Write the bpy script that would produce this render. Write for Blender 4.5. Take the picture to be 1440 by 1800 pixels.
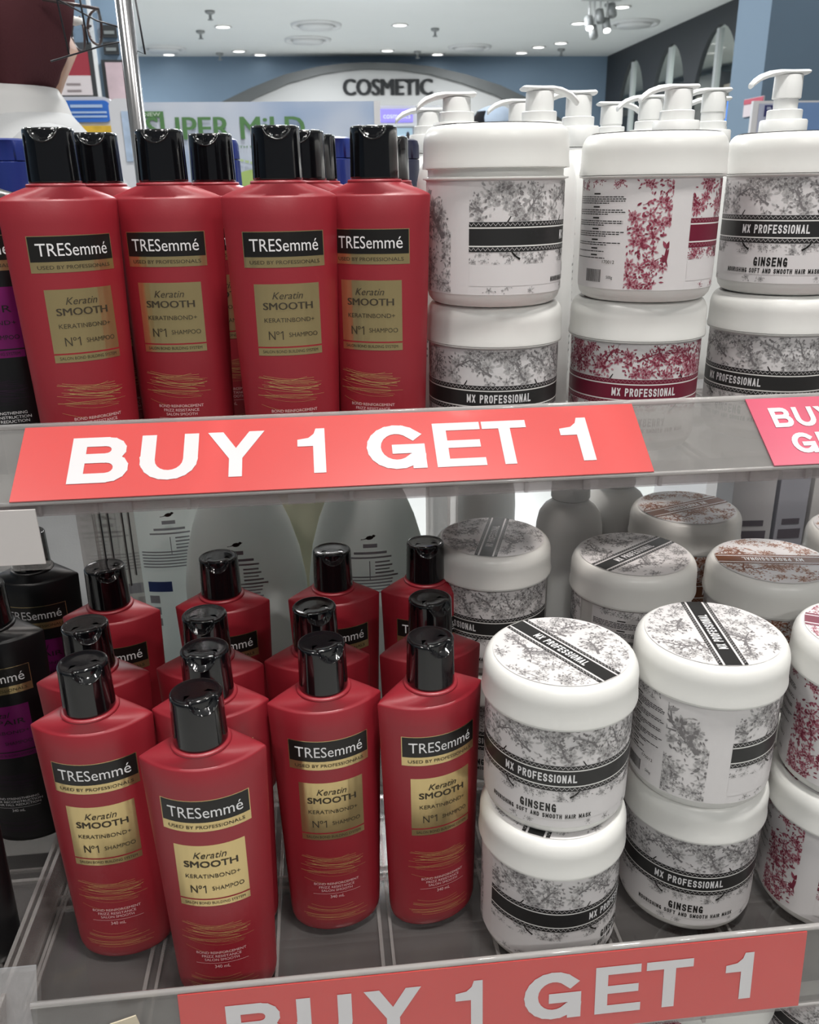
import bpy, bmesh, math, random
from math import sin, cos, pi, radians as R
from mathutils import Vector, Matrix

for o in list(bpy.data.objects): bpy.data.objects.remove(o)
sc = bpy.context.scene
C = sc.collection
ZB = 0.84                       # height of the lower tray above the shop floor
ZU = ZB + 0.2907                # upper tray surface
CEIL = ZB + 2.2
TAU = 2 * pi

# ------------------------------------------------------------------ camera
F, PITCH, YAW, ROLL, CZ = 1501.08, R(20.823), R(5.753), R(-0.863), 0.466
cam = bpy.data.cameras.new('camera')
cam.sensor_fit = 'VERTICAL'; cam.sensor_height = 36; cam.lens = 36 * F / 1800
cam.clip_start = 0.02; cam.clip_end = 100
cam.dof.use_dof = True; cam.dof.focus_distance = 0.56; cam.dof.aperture_fstop = 22
co = bpy.data.objects.new('camera', cam); C.objects.link(co); sc.camera = co
def _yaw(v): return Vector((v[0] * cos(YAW) + v[1] * sin(YAW), -v[0] * sin(YAW) + v[1] * cos(YAW), v[2]))
rt, fw, up = Vector((1, 0, 0)), Vector((0, cos(PITCH), -sin(PITCH))), Vector((0, sin(PITCH), cos(PITCH)))
r2 = _yaw(rt * cos(ROLL) + up * sin(ROLL)); u2 = _yaw(-rt * sin(ROLL) + up * cos(ROLL)); f2 = _yaw(fw)
co.matrix_world = Matrix(((r2.x, u2.x, -f2.x, 0), (r2.y, u2.y, -f2.y, 0), (r2.z, u2.z, -f2.z, CZ + ZB), (0, 0, 0, 1)))

# ------------------------------------------------------------------ world, lamps, exposure
w = bpy.data.worlds.new('shop_ambient'); sc.world = w; w.use_nodes = True
bg = w.node_tree.nodes['Background']; bg.inputs[0].default_value = (0.86, 0.93, 1.0, 1); bg.inputs[1].default_value = 0.16
def lamp(x, y, z, size, power, col=(1, 0.97, 0.93), spread=180):
    l = bpy.data.lights.new('ceiling_lamp', 'AREA'); l.shape = 'DISK'; l.size = size; l.energy = power; l.color = col
    l.spread = R(spread)
    o = bpy.data.objects.new('ceiling_lamp', l); C.objects.link(o); o.location = (x, y, z)
for x, y, p in ((0.25, 0.13, 25), (-0.9, 0.2, 10), (1.3, 0.25, 12), (0.1, 1.75, 24), (-0.5, -1.9, 25), (1.0, -1.9, 25)):
    lamp(x, y, CEIL - 0.06, 0.22, p, spread=150)
for y in (3.5, 6.5, 9.5, 12):
    for x in (-2.6, 0.2, 2.2):
        lamp(x, y, CEIL - 0.06, 0.5, 62, (0.95, 0.98, 1.0))
for y in (7.5, 10.5, 13.5, 16.5): lamp(5.5, y, CEIL - 0.06, 0.4, 75, (0.95, 1.0, 0.95))
sc.cycles.transparent_max_bounces = 40
vs = sc.view_settings
vs.view_transform = 'Standard'; vs.look = 'None'; vs.gamma = 1; vs.exposure = -0.2; vs.use_curve_mapping = False

# ------------------------------------------------------------------ materials
def hexc(r, g, b):
    f = lambda c: ((c / 255 + 0.055) / 1.055) ** 2.4 if c > 10 else c / 255 / 12.92
    return (f(r), f(g), f(b))
def M(name, col, rough=0.5, metal=0.0, bump=0.0, scale=60, spec=0.5, coat=0.0, emit=0.0, var=0.0, sub=0.0, coat_rough=0.05):
    m = bpy.data.materials.new(name); m.use_nodes = True; nt = m.node_tree; p = nt.nodes['Principled BSDF']
    p.inputs['Base Color'].default_value = (*col, 1); p.inputs['Roughness'].default_value = rough
    p.inputs['Metallic'].default_value = metal; p.inputs['Specular IOR Level'].default_value = spec
    p.inputs['Coat Weight'].default_value = coat; p.inputs['Coat Roughness'].default_value = coat_rough
    if sub:
        p.inputs['Subsurface Weight'].default_value = sub; p.inputs['Subsurface Radius'].default_value = (0.004, 0.003, 0.003); p.inputs['Subsurface Scale'].default_value = 1
    if emit:
        p.inputs['Emission Color'].default_value = (*col, 1); p.inputs['Emission Strength'].default_value = emit
    if bump or var:
        tc = nt.nodes.new('ShaderNodeTexCoord'); n = nt.nodes.new('ShaderNodeTexNoise')
        n.inputs['Scale'].default_value = scale; n.inputs['Detail'].default_value = 3
        nt.links.new(tc.outputs['Object'], n.inputs['Vector'])
        if bump:
            b = nt.nodes.new('ShaderNodeBump'); b.inputs['Strength'].default_value = bump; b.inputs['Distance'].default_value = 0.002
            nt.links.new(n.outputs[0], b.inputs['Height']); nt.links.new(b.outputs[0], p.inputs['Normal'])
        if var:
            mx = nt.nodes.new('ShaderNodeMixRGB'); mx.inputs[1].default_value = (*[c * (1 - var) for c in col], 1); mx.inputs[2].default_value = (*[min(1, c * (1 + var)) for c in col], 1)
            nt.links.new(n.outputs[0], mx.inputs[0]); nt.links.new(mx.outputs[0], p.inputs['Base Color'])
    return m
def acrylic(name, tint=(0.93, 0.93, 0.92), body=0.06, col=(0.6, 0.6, 0.6), rough=0.06, ior=1.45, scratch=0.15):
    m = bpy.data.materials.new(name); m.use_nodes = True; nt = m.node_tree; N = nt.nodes; L = nt.links
    N.remove(N['Principled BSDF']); out = N['Material Output']
    tr = N.new('ShaderNodeBsdfTransparent'); tr.inputs[0].default_value = (*tint, 1)
    df = N.new('ShaderNodeBsdfDiffuse'); df.inputs[0].default_value = (*col, 1)
    gl = N.new('ShaderNodeBsdfGlossy'); gl.inputs['Roughness'].default_value = rough; gl.inputs[0].default_value = (1, 1, 1, 1)
    lw = N.new('ShaderNodeLayerWeight'); lw.inputs[0].default_value = 0.5
    pw = N.new('ShaderNodeMath'); pw.operation = 'POWER'; pw.inputs[1].default_value = 4.5; L.new(lw.outputs['Facing'], pw.inputs[0])
    fr = N.new('ShaderNodeMath'); fr.operation = 'MULTIPLY_ADD'; fr.inputs[1].default_value = 0.75; fr.inputs[2].default_value = 0.04; L.new(pw.outputs[0], fr.inputs[0])
    m1 = N.new('ShaderNodeMixShader'); m2 = N.new('ShaderNodeMixShader')
    tc = N.new('ShaderNodeTexCoord'); nz = N.new('ShaderNodeTexNoise'); nz.inputs['Scale'].default_value = 45; nz.inputs['Detail'].default_value = 4
    mr = N.new('ShaderNodeMapRange'); mr.inputs['To Min'].default_value = body * (1 - scratch); mr.inputs['To Max'].default_value = body * (1 + scratch)
    L.new(tc.outputs['Object'], nz.inputs['Vector']); L.new(nz.outputs[0], mr.inputs['Value']); L.new(mr.outputs[0], m1.inputs[0])
    L.new(tr.outputs[0], m1.inputs[1]); L.new(df.outputs[0], m1.inputs[2])
    L.new(fr.outputs[0], m2.inputs[0]); L.new(m1.outputs[0], m2.inputs[1]); L.new(gl.outputs[0], m2.inputs[2])
    L.new(m2.outputs[0], out.inputs[0])
    return m

m_red = M('red_pearl_plastic', (0.29, 0.013, 0.024), 0.42, 0.0, spec=0.75, bump=0.03, scale=900)
m_blackb = M('black_satin_plastic', (0.006, 0.006, 0.007), 0.35)
m_cap = M('black_gloss_plastic', (0.004, 0.004, 0.005), 0.12, bump=0.06, scale=60, coat=0.5)
m_gold = M('brushed_gold_foil', (0.78, 0.61, 0.30), 0.28, 0.9, bump=0.05, scale=200)
_n = m_gold.node_tree; _nz = [n for n in _n.nodes if n.type == 'TEX_NOISE'][0]; _mp = _n.nodes.new('ShaderNodeMapping'); _mp.inputs['Scale'].default_value = (1, 0.03, 0.02)
_tc = [n for n in _n.nodes if n.type == 'TEX_COORD'][0]; _n.links.new(_tc.outputs['Object'], _mp.inputs[0]); _n.links.new(_mp.outputs[0], _nz.inputs['Vector'])
_bp = [n for n in _n.nodes if n.type == 'BUMP'][0]; _bp.inputs['Strength'].default_value = 0.30; _nz.inputs['Scale'].default_value = 160; _nz.inputs['Detail'].default_value = 1
m_goldline = M('thin_gold_ink', (0.62, 0.40, 0.16), 0.4, 0.3)
m_ink = M('black_print', (0.010, 0.009, 0.008), 0.35)
m_ink_soft = M('dark_brown_print', (0.045, 0.035, 0.02), 0.5)
m_white_ink = M('white_print', (0.82, 0.82, 0.83), 0.5)
m_pinkink = M('pale_print_on_red', (0.80, 0.55, 0.55), 0.5)
m_redline = M('red_print', (0.30, 0.01, 0.02), 0.5)
m_purple = M('purple_metallic_foil', (0.24, 0.016, 0.16), 0.35, 0.4)
m_white = M('white_gloss_plastic', (0.80, 0.80, 0.775), 0.30, spec=0.4, bump=0.02, scale=40)
m_paper = M('white_label_paper', (0.74, 0.72, 0.725), 0.40)
m_pump = M('white_pump_plastic', (0.78, 0.79, 0.78), 0.32)
m_blue = M('navy_blue_cap_plastic', (0.018, 0.034, 0.19), 0.28)
m_navy = M('dark_navy_plastic', (0.012, 0.014, 0.04), 0.35)
m_lotion = M('pearl_white_plastic', (0.80, 0.83, 0.82), 0.35, sub=0.0)
_n = m_lotion.node_tree; _t = _n.nodes.new('ShaderNodeBsdfTranslucent'); _t.inputs[0].default_value = (0.80, 0.86, 0.84, 1); _x = _n.nodes.new('ShaderNodeMixShader'); _x.inputs[0].default_value = 0.45
_n.links.new(_n.nodes['Principled BSDF'].outputs[0], _x.inputs[1]); _n.links.new(_t.outputs[0], _x.inputs[2]); _n.links.new(_x.outputs[0], _n.nodes['Material Output'].inputs[0])
m_clear = acrylic('clear_acrylic', (0.92, 0.90, 0.89), 0.08, (0.55, 0.53, 0.52), 0.08)
m_lip = acrylic('lip_acrylic', (0.88, 0.86, 0.86), 0.22, (0.50, 0.47, 0.47), 0.10)
m_rib = acrylic('rib_acrylic', (0.90, 0.88, 0.87), 0.30, (0.50, 0.48, 0.47), 0.08)
m_rim = acrylic('rim_highlight_acrylic', (0.92, 0.91, 0.90), 0.38, (0.74, 0.72, 0.71), 0.05)  # whitish body colour paints the bright highlights along the rims
m_tray = acrylic('shade_grey_tray_acrylic', (0.58, 0.56, 0.55), 0.32, (0.17, 0.16, 0.157), 0.10)  # clear tray greyed to paint in the shaded dark beneath it
m_frost = acrylic('frosted_channel_acrylic', (0.80, 0.79, 0.78), 0.34, (0.33, 0.325, 0.32), 0.16, scratch=0.35)
m_sleeve = acrylic('cloudy_sleeve_acrylic', (0.9, 0.9, 0.9), 0.5, (0.55, 0.57, 0.59), 0.12, scratch=0.5)
m_sign = M('red_printed_card', (0.58, 0.058, 0.055), 0.30, coat=1.0, coat_rough=0.10, var=0.06, scale=14)
m_sign2 = M('pink_red_printed_card', (0.55, 0.07, 0.13), 0.30, coat=1.0, coat_rough=0.10, var=0.06, scale=14)
m_signtext = M('white_printed_letters', (0.64, 0.63, 0.65), 0.35, coat=0.8, coat_rough=0.14)
m_card = M('white_card', (0.60, 0.57, 0.56), 0.5)
m_chrome = M('chrome_tube', (0.42, 0.41, 0.42), 0.18, 1.0)
m_steel = M('dark_steel', (0.03, 0.03, 0.035), 0.4, 0.3)
m_darkfloor = M('dark_base_board', (0.07, 0.065, 0.065), 0.5)

# ------------------------------------------------------------------ mesh helpers
class MB:
    """collects polygons with a material each; build() links ONE mesh object"""
    def __init__(s): s.v = []; s.f = []; s.m = []; s.mats = []; s.sm = []
    def mi(s, m):
        if m not in s.mats: s.mats.append(m)
        return s.mats.index(m)
    def add(s, vs, fs, m, smooth=False):
        b = len(s.v); s.v += [tuple(v) for v in vs]; i = s.mi(m)
        for f in fs: s.f.append([b + k for k in f]); s.m.append(i); s.sm.append(smooth)
    def box(s, x0, x1, y0, y1, z0, z1, m):
        vs = [(x, y, z) for x in (x0, x1) for y in (y0, y1) for z in (z0, z1)]
        s.add(vs, [(0, 1, 3, 2), (4, 6, 7, 5), (0, 4, 5, 1), (2, 3, 7, 6), (0, 2, 6, 4), (1, 5, 7, 3)], m)
    def lathe(s, prof, m, n=64, cx=0, cy=0, a0=0, smooth=True, closed=True):
        vs = []; k = len(prof)
        for i in range(n):
            a = a0 + TAU * i / n
            for r, z in prof: vs.append((cx + r * cos(a), cy + r * sin(a), z))
        fs = []
        for i in range(n):
            j = (i + 1) % n
            for q in range(k - 1): fs.append((i * k + q, j * k + q, j * k + q + 1, i * k + q + 1))
        if closed:
            if prof[0][0] > 1e-6: fs.append([i * k for i in range(n)][::-1])
            if prof[-1][0] > 1e-6: fs.append([i * k + k - 1 for i in range(n)])
        s.add(vs, fs, m, smooth)
    def loft(s, rings, m, smooth=True, cap=True):
        n = len(rings[0]); vs = [p for r in rings for p in r]; fs = []
        for q in range(len(rings) - 1):
            for i in range(n):
                j = (i + 1) % n; fs.append((q * n + i, q * n + j, (q + 1) * n + j, (q + 1) * n + i))
        if cap: fs.append(list(range(n))[::-1]); fs.append([(len(rings) - 1) * n + i for i in range(n)])
        s.add(vs, fs, m, smooth)
    def tube(s, pts, r, m, n=10, smooth=True):
        pts = [Vector(p) for p in pts]; rr = r if isinstance(r, (list, tuple)) else [r] * len(pts); rings = []
        for i, p in enumerate(pts):
            t = (pts[min(i + 1, len(pts) - 1)] - pts[max(i - 1, 0)]).normalized()
            a = t.orthogonal().normalized() if i == 0 else (a - t * a.dot(t)).normalized()
            b = t.cross(a)
            rings.append([p + (a * cos(TAU * k / n) + b * sin(TAU * k / n)) * rr[i] for k in range(n)])
        s.loft(rings, m, smooth)
    def poly(s, pts, m): s.add(pts, [list(range(len(pts)))], m)
    def grid(s, fn, u0, u1, v0, v1, nu, nv, m, smooth=True):
        vs = [fn(u0 + (u1 - u0) * i / nu, v0 + (v1 - v0) * j / nv) for i in range(nu + 1) for j in range(nv + 1)]
        fs = [(i * (nv + 1) + j, (i + 1) * (nv + 1) + j, (i + 1) * (nv + 1) + j + 1, i * (nv + 1) + j + 1) for i in range(nu) for j in range(nv)]
        s.add(vs, fs, m, smooth)
    def mesh(s, name):
        me = bpy.data.meshes.new(name); me.from_pydata(s.v, [], s.f)
        for m in s.mats: me.materials.append(m)
        me.polygons.foreach_set('material_index', s.m); me.polygons.foreach_set('use_smooth', s.sm)
        me.update(); return me
    def build(s, name, parent=None, bevel=0, sharp=None):
        me = s.mesh(name); o = bpy.data.objects.new(name, me); C.objects.link(o)
        if parent: o.parent = parent
        if sharp: me.set_sharp_from_angle(angle=R(sharp))
        if bevel:
            b = o.modifiers.new('bevel', 'BEVEL'); b.width = bevel; b.segments = 2; b.limit_method = 'ANGLE'
        return o
def tag(o, label=None, cat=None, group=None, kind=None):
    if label: o['label'] = label
    if cat: o['category'] = cat
    if group: o['group'] = group
    if kind: o['kind'] = kind
    return o
def thing(name, loc=(0, 0, 0), rz=0, label=None, cat=None, group=None):
    o = bpy.data.objects.new(name, None); o.empty_display_size = 0.02; C.objects.link(o)
    o.location = loc; o.rotation_euler = (0, 0, rz)
    return tag(o, label, cat, group)
def kids(o): return [c for c in bpy.data.objects if c.parent == o]
def dup(o, parent=None):
    c = o.copy(); C.objects.link(c)
    if parent: c.parent = parent
    for ch in kids(o): dup(ch, c)
    return c
def struct(o): o['kind'] = 'structure'; return o

# ------------------------------------------------------------------ lettering
_tc = {}
def text_tris(body, offset=0.0, shear=0.0):
    k = (body, offset, shear)
    if k not in _tc:
        c = bpy.data.curves.new('t', 'FONT'); c.body = body; c.offset = offset; c.fill_mode = 'FRONT'; c.resolution_u = 3; c.shear = shear
        o = bpy.data.objects.new('t', c); C.objects.link(o)
        me = o.to_mesh(); v = [(a.co.x, a.co.y) for a in me.vertices]; f = [tuple(p.vertices) for p in me.polygons]
        o.to_mesh_clear(); bpy.data.objects.remove(o); bpy.data.curves.remove(c)
        _tc[k] = (v, f)
    return _tc[k]
CAPH = max(p[1] for p in text_tris('H')[0])
def put_text(mb, body, fn, xc, base, width, h, mat, offset=0.0, shear=0.0, bold=0.0):
    """lay text through fn(u, v): centred on xc, cap height h, total width fixed"""
    v, f = text_tris(body, offset, shear)
    x0 = min(p[0] for p in v); x1 = max(p[0] for p in v); k = width / (x1 - x0); q = h / CAPH
    for i, d in enumerate((-bold, 0.0, bold) if bold else (0.0,)):
        g = (lambda u_, v_: fn(u_, v_, i * 1e-4)) if i and fn.__code__.co_argcount > 2 else fn
        mb.add([g(xc + d + (p[0] - (x0 + x1) / 2) * k, base + p[1] * q) for p in v], f, mat)
def arc(cx, cy, rx, ry, a0, a1, n=7): return [(cx + rx * cos(R(a0 + (a1 - a0) * i / n)), cy + ry * sin(R(a0 + (a1 - a0) * i / n))) for i in range(n + 1)]
# heavy sans capitals drawn as strokes, in a box 0..1 x 0..1 (the strokes' centre lines stay half a stroke inside)
GLYPH = {
 'A': [[(0, 0), (.5, 1), (1, 0)], [(.2, .28), (.8, .28)]],
 'B': [[(0, 0), (0, 1), (.55, 1)] + arc(.62, .77, .3, .23, 90, -90) + [(0, .54)], [(.6, .54)] + arc(.66, .27, .34, .27, 90, -90) + [(0, 0)]],
 'D': [[(0, 0), (0, 1), (.5, 1)] + arc(.5, .5, .5, .5, 90, -90, 9) + [(0, 0)]],
 'E': [[(1, 1), (0, 1), (0, 0), (1, 0)], [(0, .51), (.9, .51)]],
 'F': [[(1, 1), (0, 1), (0, 0)], [(0, .5), (.85, .5)]],
 'G': [arc(.5, .5, .5, .5, 42, 318, 16) + [(.97, .16)], [(.97, -.05), (.97, .43), (.55, .43)]],
 'H': [[(0, 0), (0, 1)], [(1, 0), (1, 1)], [(0, .5), (1, .5)]],
 'I': [[(.5, 0), (.5, 1)]],
 'K': [[(0, 0), (0, 1)], [(1, 1), (.05, .4)], [(.35, .6), (1, 0)]],
 'L': [[(0, 1), (0, 0), (1, 0)]],
 'M': [[(0, 0), (0, 1), (.5, .25), (1, 1), (1, 0)]],
 'N': [[(0, 0), (0, 1), (1, 0), (1, 1)]],
 'O': [arc(.5, .72, .5, .28, 0, 180) + arc(.5, .28, .5, .28, 180, 360) + [(1, .72)]],
 'P': [[(0, 0), (0, 1), (.55, 1)] + arc(.55, .75, .45, .25, 90, -90) + [(0, .5)]],
 'R': [[(0, 0), (0, 1), (.55, 1)] + arc(.55, .76, .45, .24, 90, -90) + [(0, .52)], [(.5, .5), (1, 0)]],
 'S': [arc(.5, .75, .48, .25, 15, 180) + arc(.5, .75, .48, .25, 180, 270, 4)[1:] + arc(.5, .25, .5, .25, 90, -165, 10)],
 'T': [[(0, 1), (1, 1)], [(.5, 1), (.5, 0)]],
 'U': [[(0, 1), (0, .42)] + arc(.5, .42, .5, .42, 180, 360, 10) + [(1, 1)]],
 'W': [[(0, 1), (.25, 0), (.5, .8), (.75, 0), (1, 1)]],
 'X': [[(0, 0), (1, 1)], [(0, 1), (1, 0)]],
 'Y': [[(0, 1), (.5, .42), (1, 1)], [(.5, .42), (.5, 0)]],
 '1': [[(.95, 0), (.95, 1)], [(.95, .9), (.72, .76), (.22, .72)]],
}
POLYG = {'1': [[(.60, 0), (1, 0), (1, 1), (.70, 1), (.63, .88), (.45, .79), (.08, .755), (.08, .60), (.60, .60)]],
 'Y': [[(0, 1), (.27, 1), (.5, .63), (.73, 1), (1, 1), (.615, .40), (.615, 0), (.385, 0), (.385, .40)]],
 'E': [[(0, 0), (.27, 0), (.27, 1), (0, 1)], [(.27, 0), (1, 0), (1, .175), (.27, .175)], [(.27, .42), (.94, .42), (.94, .59), (.27, .59)], [(.27, .825), (.98, .825), (.98, 1), (.27, 1)]],
 'T': [[(0, .825), (1, .825), (1, 1), (0, 1)], [(.37, 0), (.63, 0), (.63, .825), (.37, .825)]]}
def stroke_word(mb, word, fn, xc, base, width, h, mat, sw, aspect=0.5, gap=None, wide={'M': 1.3}, poly=False):
    """word in stroke capitals; sw = stroke width as a share of h"""
    gap = sw * 0.9 if gap is None else gap
    ws = [0.45 * aspect + sw if c == ' ' else (sw if c == 'I' else (aspect * wide.get(c, 1.0) + sw)) for c in word]
    total = sum(ws) + gap * (len(word) - 1); k = width / (total * h); x = -total / 2
    for c, wd in zip(word, ws):
        lift = 0.0
        if poly and c in POLYG:
            for pl in POLYG[c]: mb.add([fn(xc + (x + p[0] * wd) * h * k, base + p[1] * h, 0.0) for p in pl], [list(range(len(pl)))], mat)
        elif c != ' ':
            for pl in GLYPH[c]:
                a = wd - sw
                pts = [((x + sw / 2 + (p[0] if c != 'I' else 0) * a), sw / 2 + p[1] * (1 - sw)) for p in pl]
                n = len(pts)
                for i in range(n - 1):
                    (ax, ay), (bx, by) = pts[i], pts[i + 1]
                    if (ax, ay) == (bx, by): continue
                    dx, dy = bx - ax, by - ay; l = math.hypot(dx, dy) or 1; dx /= l; dy /= l
                    curved = n > 5
                    e = sw / 2
                    def turn(a_, b__, c_):
                        t1 = math.atan2(b__[1] - a_[1], b__[0] - a_[0]); t2 = math.atan2(c_[1] - b__[1], c_[0] - b__[0]); d_ = abs(t1 - t2) % TAU
                        return min(d_, TAU - d_)
                    e0 = e if i == 0 or turn(*pts[i - 1:i + 2]) > 0.9 else e * 0.35
                    e1 = e if i == n - 2 or turn(*pts[i:i + 3]) > 0.9 else e * 0.35
                    ax -= dx * e0; ay -= dy * e0; bx += dx * e1; by += dy * e1
                    nx, ny = -dy * e, dx * e
                    q = [(ax + nx, ay + ny), (bx + nx, by + ny), (bx - nx, by - ny), (ax - nx, ay - ny)]
                    q = [(u, min(1.0, max(0.0, v))) for u, v in q]
                    mid = [((q[0][0] + q[1][0]) / 2, (q[0][1] + q[1][1]) / 2), ((q[2][0] + q[3][0]) / 2, (q[2][1] + q[3][1]) / 2)]
                    q = [q[0], mid[0], q[1], q[2], mid[1], q[3]]
                    lift += 3e-6; mb.add([fn(xc + u * h * k, base + v * h, lift) for u, v in q], [(0, 5, 4, 1), (1, 4, 3, 2)], mat)
        x += wd + gap
def flat(o, ux, uz):
    o, ux, uz = Vector(o), Vector(ux).normalized(), Vector(uz).normalized()
    return lambda u, v, e=0.0: o + ux * u + uz * v + ux.cross(uz) * e

# ------------------------------------------------------------------ the shop: floor, ceiling, walls
m_floor = M('pale_floor_tile', (0.52, 0.52, 0.50), 0.25, var=0.05, scale=3)
m_ceil = M('white_ceiling_paint', (0.74, 0.75, 0.74), 0.9, var=0.02, scale=2)
m_wall = M('blue_grey_wall_paint', hexc(122, 143, 163), 0.7, var=0.03, scale=2)
m_dark = M('charcoal_wall_paint', (0.032, 0.036, 0.042), 0.6)
b = MB(); b.box(-6, 9.5, -4, 22, -0.1, 0, m_floor); struct(b.build('floor'))
b = MB(); b.box(-6, 9.5, -4, 22, CEIL, CEIL + 0.1, m_ceil); struct(b.build('ceiling'))
b = MB(); b.box(-6, 4.35, 13.53, 13.7, 0, CEIL, m_wall); struct(b.build('wall_back'))
b = MB(); b.box(-6.1, -6, -4, 14.2, 0, CEIL, m_wall); struct(b.build('wall_left'))
# wall with arches on the right: solid piers and spandrels around four openings
XR = 4.35; TW = 0.05
ARCH = [(11.86, 12.98, ZB + 2.02), (10.55, 11.72, ZB + 2.02), (9.2, 10.42, ZB + 2.02), (7.9, 9.05, ZB + 2.02), (6.4, 7.6, ZB + 2.02)]
b = MB()
def arch_curve(y0, y1, zt, n=20):
    c = (y0 + y1) / 2; h = (y1 - y0) / 2
    return [(c - h * cos(pi * i / n), zt - 1.15 * (1 - sin(pi * i / n) ** 0.85)) for i in range(n + 1)]
edges = [13.53] + [e for a in ARCH for e in (a[1], a[0])] + [5.0]
for i in range(0, len(edges), 2): b.box(XR, XR + TW, edges[i + 1], edges[i], 0, CEIL, m_dark)
for y0, y1, zt in ARCH:
    pts = arch_curve(y0, y1, zt)
    for (ya, za), (yb, zb) in zip(pts, pts[1:]):
        vs = [(x, y, z) for x in (XR, XR + TW) for y, z in ((ya, za), (yb, zb), (yb, CEIL), (ya, CEIL))]
        b.add(vs, [(0, 1, 2, 3), (7, 6, 5, 4), (0, 4, 5, 1), (1, 5, 6, 2), (2, 6, 7, 3), (3, 7, 4, 0)], m_dark)
    b.box(XR, XR + TW, y0, y1, 0, 0.9, m_dark)
struct(b.build('wall_right'))
m_winglass = acrylic('shop_window_glass', (0.80, 0.85, 0.85), 0.02, (0.3, 0.3, 0.3), 0.02)
m_mull = M('pale_grey_metal', (0.5, 0.52, 0.52), 0.4)
for i, (y0, y1, zt) in enumerate(ARCH):
    b = MB(); pts = arch_curve(y0, y1, zt); x = XR + 0.025
    b.poly([(x, y0, 0.9)] + [(x, y, z) for y, z in pts] + [(x, y1, 0.9)], m_winglass)
    yc = y0 + (y1 - y0) * 0.52
    b.box(x - 0.03, x + 0.03, yc - 0.03, yc + 0.03, 0.9, zt - 0.03, m_mull)
    struct(b.build('window_%d' % (i + 1)))
# the mall passage seen through the arches
m_mall = M('grey_green_mall_wall', (0.17, 0.215, 0.205), 0.7, var=0.3, scale=1.2)
b = MB(); b.box(6.6, 6.8, 4, 22, 0, CEIL, m_mall); struct(b.build('wall_mall'))
m_beam = M('beige_beam', (0.36, 0.31, 0.27), 0.6)
b = MB(); b.box(6.5, 6.6, 4, 22, 2.62, 2.74, m_beam); struct(b.build('trim_1'))
m_dark2 = M('dark_brown_front', (0.045, 0.04, 0.038), 0.5)
b = MB(); b.box(6.45, 6.6, 4, 22, 0, 2.60, m_dark2); struct(b.build('trim_2'))
m_yel = M('yellow_neon', (0.75, 0.85, 0.02), 0.4, emit=1.6)
t = thing('lit_shop_sign', (6.40, 14.75, 2.81), 0, 'small glowing yellow shop sign across the passage, seen through the arched windows', 'sign')
b = MB(); b.box(0.01, 0.199, -0.45, 2.6, -0.12, 0.12, m_dark2); b.build('sign_backing', t)
for k, (dy, wd, word) in enumerate(((0, 0.62, 'SMS'), (2.0, 0.9, 'MEN'))):
    b = MB(); f = flat((0, dy, 0), (0, 1, 0), (0, 0, 1)); stroke_word(b, word, lambda u, v, e=0: f(u, v, 0.01 + e * 100), 0, -0.08, wd, 0.17, m_yel, 0.2); b.build('neon_letters', t)
# square column on the right
b = MB(); b.box(1.745, 2.6, 3.5, 3.78, 0, CEIL, M('blue_grey_column_paint', hexc(104, 124, 142), 0.65)); struct(b.build('trim_3'))

# ceiling fittings
m_glow = M('lit_lamp_lens', (1.0, 0.98, 0.94), 0.4, emit=5)
m_trimw = M('white_metal_trim', (0.72, 0.72, 0.72), 0.4)
m_greyp = M('grey_plastic', (0.30, 0.31, 0.31), 0.5)
LI = [(-.917, 11.154), (-.885, 13.0), (-1.848, 13.3), (-.624, 13.33), (1.083, 11.01), (1.098, 12.946), (1.829, 13.3), (2.99, 13.155), (3.105, 12.64), (3.316, 12.3), (3.126, 10.87), (3.305, 9.915)]
LN = ['above the left of the banner', 'further back above the left wall lamps', 'leftmost, nearest the chrome pole', 'against the back wall, left of the arch', 'high above the arch sign', 'low above the arch lettering',
      'against the back wall right of the arch letters', 'near the back wall above the pumps', 'left of the pair by the arched wall', 'close to the dark arched wall', 'left of the track spotlights', 'nearest, beside the arched wall']
d0 = None
for (x, y), nm in zip(LI, LN):
    if d0 is None:
        d0 = thing('ceiling_downlight', (x, y, CEIL), 0)
        b = MB(); b.lathe([(0.085, -0.001), (0.10, -0.012), (0.082, -0.016), (0.078, -0.006)], m_trimw, 32, closed=False); b.build('trim_ring', d0)
        b = MB(); b.lathe([(0.0, -0.012), (0.05, -0.012), (0.079, -0.008)], m_glow, 32, closed=False); b.build('lens', d0)
        d = d0
    else: d = dup(d0)
    d.location = (x, y, CEIL); tag(d, 'round lit ceiling downlight, ' + nm, 'ceiling light', 'ceiling downlights')
s0 = None
for (x, y), nm in zip([(-.964, 10.257), (-1.206, 11.4575), (-1.159, 13.2), (1.522, 11.268), (1.519, 13.05), (3.135, 9.8), (3.472, 12.84)],
                      ['nearest, above the left lamps', 'second on the left', 'far left near the back wall', 'above the arch letters', 'by the wall above the arch', 'above the track spotlights', 'far right by the dark wall']):
    if s0 is None:
        s0 = thing('sprinkler_head', (x, y, CEIL), 0)
        b = MB(); b.lathe([(0.05, 0), (0.05, -0.02), (0.03, -0.03), (0.014, -0.035), (0.014, -0.075)], m_greyp, 20); b.build('escutcheon', s0)
        b = MB(); b.lathe([(0.004, -0.075), (0.03, -0.08), (0.03, -0.086)], m_greyp, 16); b.build('deflector', s0); d = s0
    else: d = dup(s0)
    d.location = (x, y, CEIL); tag(d, 'small grey ceiling sprinkler, ' + nm, 'sprinkler', 'ceiling sprinklers')
v0 = None
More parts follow.
